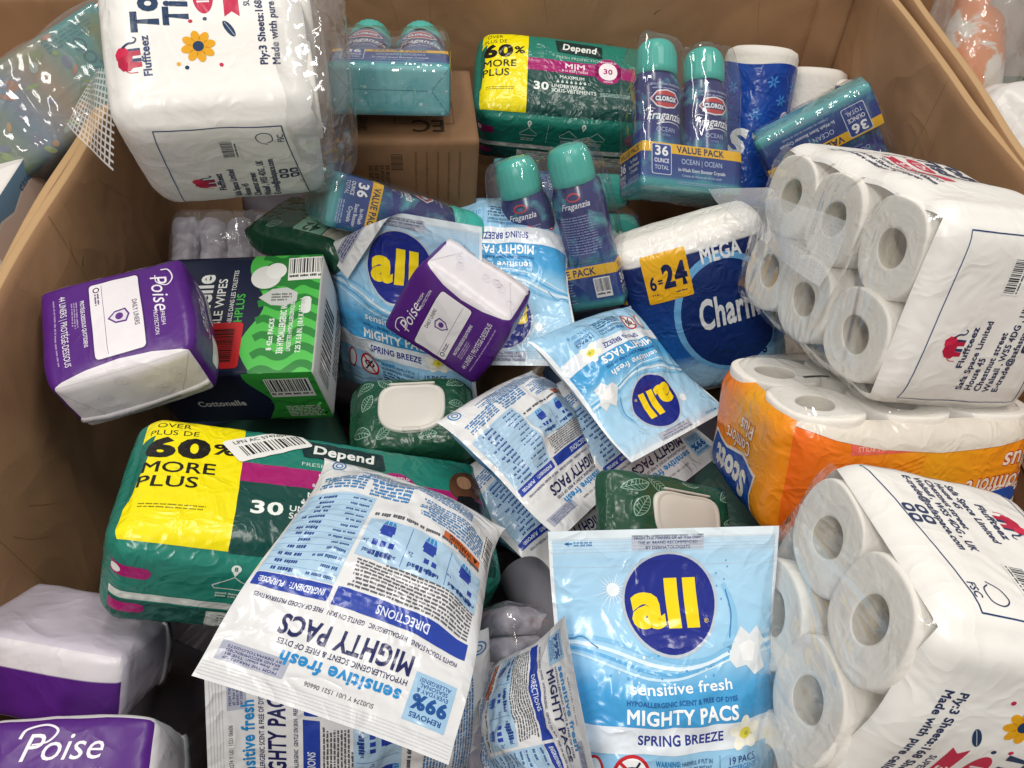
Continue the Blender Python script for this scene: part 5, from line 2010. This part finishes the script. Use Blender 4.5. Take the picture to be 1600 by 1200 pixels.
t = thing('bagged_pack', (-.625, .93, .93), (R(38), R(-12), R(44)), 'clear wrapped teal and green picture pack lying in the left bin', 'bagged pack')
S = soft_box(.30, .13, .10, .006, (.002,) * 3, .0012, 30, 4, .008)
pic = mat('#5d93a0', 'soft', ('u', [(0, '#565a3c'), (.25, '#5f7048'), (.45, '#56697c'), (.62, '#84705a'), (.8, '#3f7f7c'), (1, '#2c7072')], 'LINEAR'), ('#5f6a44', 14, .5, .7))
pack_body('box', S, {'all': mat('#55686f', 'soft'), 'front': pic}, t)
a = Art(30, 13, 'soft')
a.text('ZOO', 10.5, 1.0, 1.6, '#1f5a66', 's', rot=90)
a.greek(6, 5.5, 7, 2, 4, '#2d6a70', 6)
a.part = 'picture_print'
rgp = random.Random(5)
for k in range(60):
    x = rgp.uniform(-14, 8)
    a.ell(x, rgp.uniform(-6, 6), rgp.uniform(.25, 1.0), rgp.uniform(.2, .7), rgp.choice(('#9a7a50', '#6f8650', '#66704a', '#5e6578', '#778656', '#8d6450', '#87908a')), 1 + k % 4, rot=rgp.uniform(0, 180), n=12)
lay(a, S['front'], t)
a = Art(30, 10, 'soft')
a.text('BE PREPARED', 5, 2.6, 1.1, '#2c3236', 's', fit=10)
for x in (-8, 0, 8):
    a.line([(x - 2.5, -2.4), (x + 2.5, -2.4), (x + 2.5, .6), (x - 2.5, .6), (x - 2.5, -2.4)], .12, '#2c3236', 1)
    a.greek(x - 2, .2, 4, 2, 4, '#3d4548', int(x + 20))
lay(a, S['bottom'], t)
S2 = soft_box(.33, .145, .115, .02, (.003,) * 3, .004, 40, 6, .009, ridge=.004, rscale=70)
pack_body('clear_film', S2, {'all': film_mat('loose_film', .05, (16, .006), (60, .0006), .09, gain=.6)}, t)

t = thing('film_bundle', (-.675, .90, .80), (0, 0, R(20)), 'crumpled dark purple film bundle beside the left bin wall', 'film bundle')
S = soft_box(.14, .16, .12, .03, (.004,) * 3, .005, 50, 12, .008, ridge=.006, rscale=90)
pack_body('wrapper', S, {'all': mat('#4a3a50', 'wrap', None, ('#8a7f92', 30, .5, .7))}, t)

t = thing('wrapped_toy', (.70, 1.13, .85), (R(-28), R(6), R(4)), 'plastic wrapped orange and white bottle shaped item in the right bin', 'wrapped item')
V_, F_ = lathe([(.001, -.12), (.045, -.12), (.056, -.10), (.060, -.05), (.058, .0), (.050, .05), (.040, .09), (.036, .14), (.030, .17), (.001, .172)], 40)
m_ = mat('#d67a2a', 'soft', None, ('#d9d2c6', 22, .50, .56))
mesh_obj('body', V_, F_, m_, t)
S2 = soft_box(.145, .145, .34, .05, (.004,) * 3, .006, 40, 8, .009, ridge=.006, rscale=85, post=lambda p, s: np.stack([p[..., 0] * (1 - .28 * np.clip(s[..., 2], 0, 1)), p[..., 1] * (1 - .28 * np.clip(s[..., 2], 0, 1)), p[..., 2] + .025], -1))
pack_body('clear_film', S2, {'all': film_mat('heavy_film', .14, (34, .005), (110, .0015), .08)}, t)

t = thing('carton', (.815, 1.17, .90), (R(20), R(-14), R(-24)), 'white carton with green and red stripe in the right bin', 'carton')
S = soft_box(.16, .05, .26, .003, (0, 0, 0), .0003, 20, 4, .012)
pack_body('box', S, {'all': mat('#dcdcd8', 'carton')}, t)
S3 = soft_box(.163, .053, .04, .003, (0, 0, 0), .0003, 20, 4, .012)
pack_body('green_band', {k: Patch(v.P + np.array([0, 0, -.05]), v.w, v.h) for k, v in S3.items()}, {'all': mat('#1f6b3a', 'carton')}, t)

t = thing('tissue_bundle', (.715, .93, .86), (R(10), R(10), R(20)), 'white film wrapped bundle at the right edge of the photo', 'bundle')
S = soft_box(.16, .2, .16, .05, (.006,) * 3, .003, 30, 6, .008, ridge=.002, rscale=70)
pack_body('wrapper', S, {'all': mat('#dedad6', 'wrap')}, t)
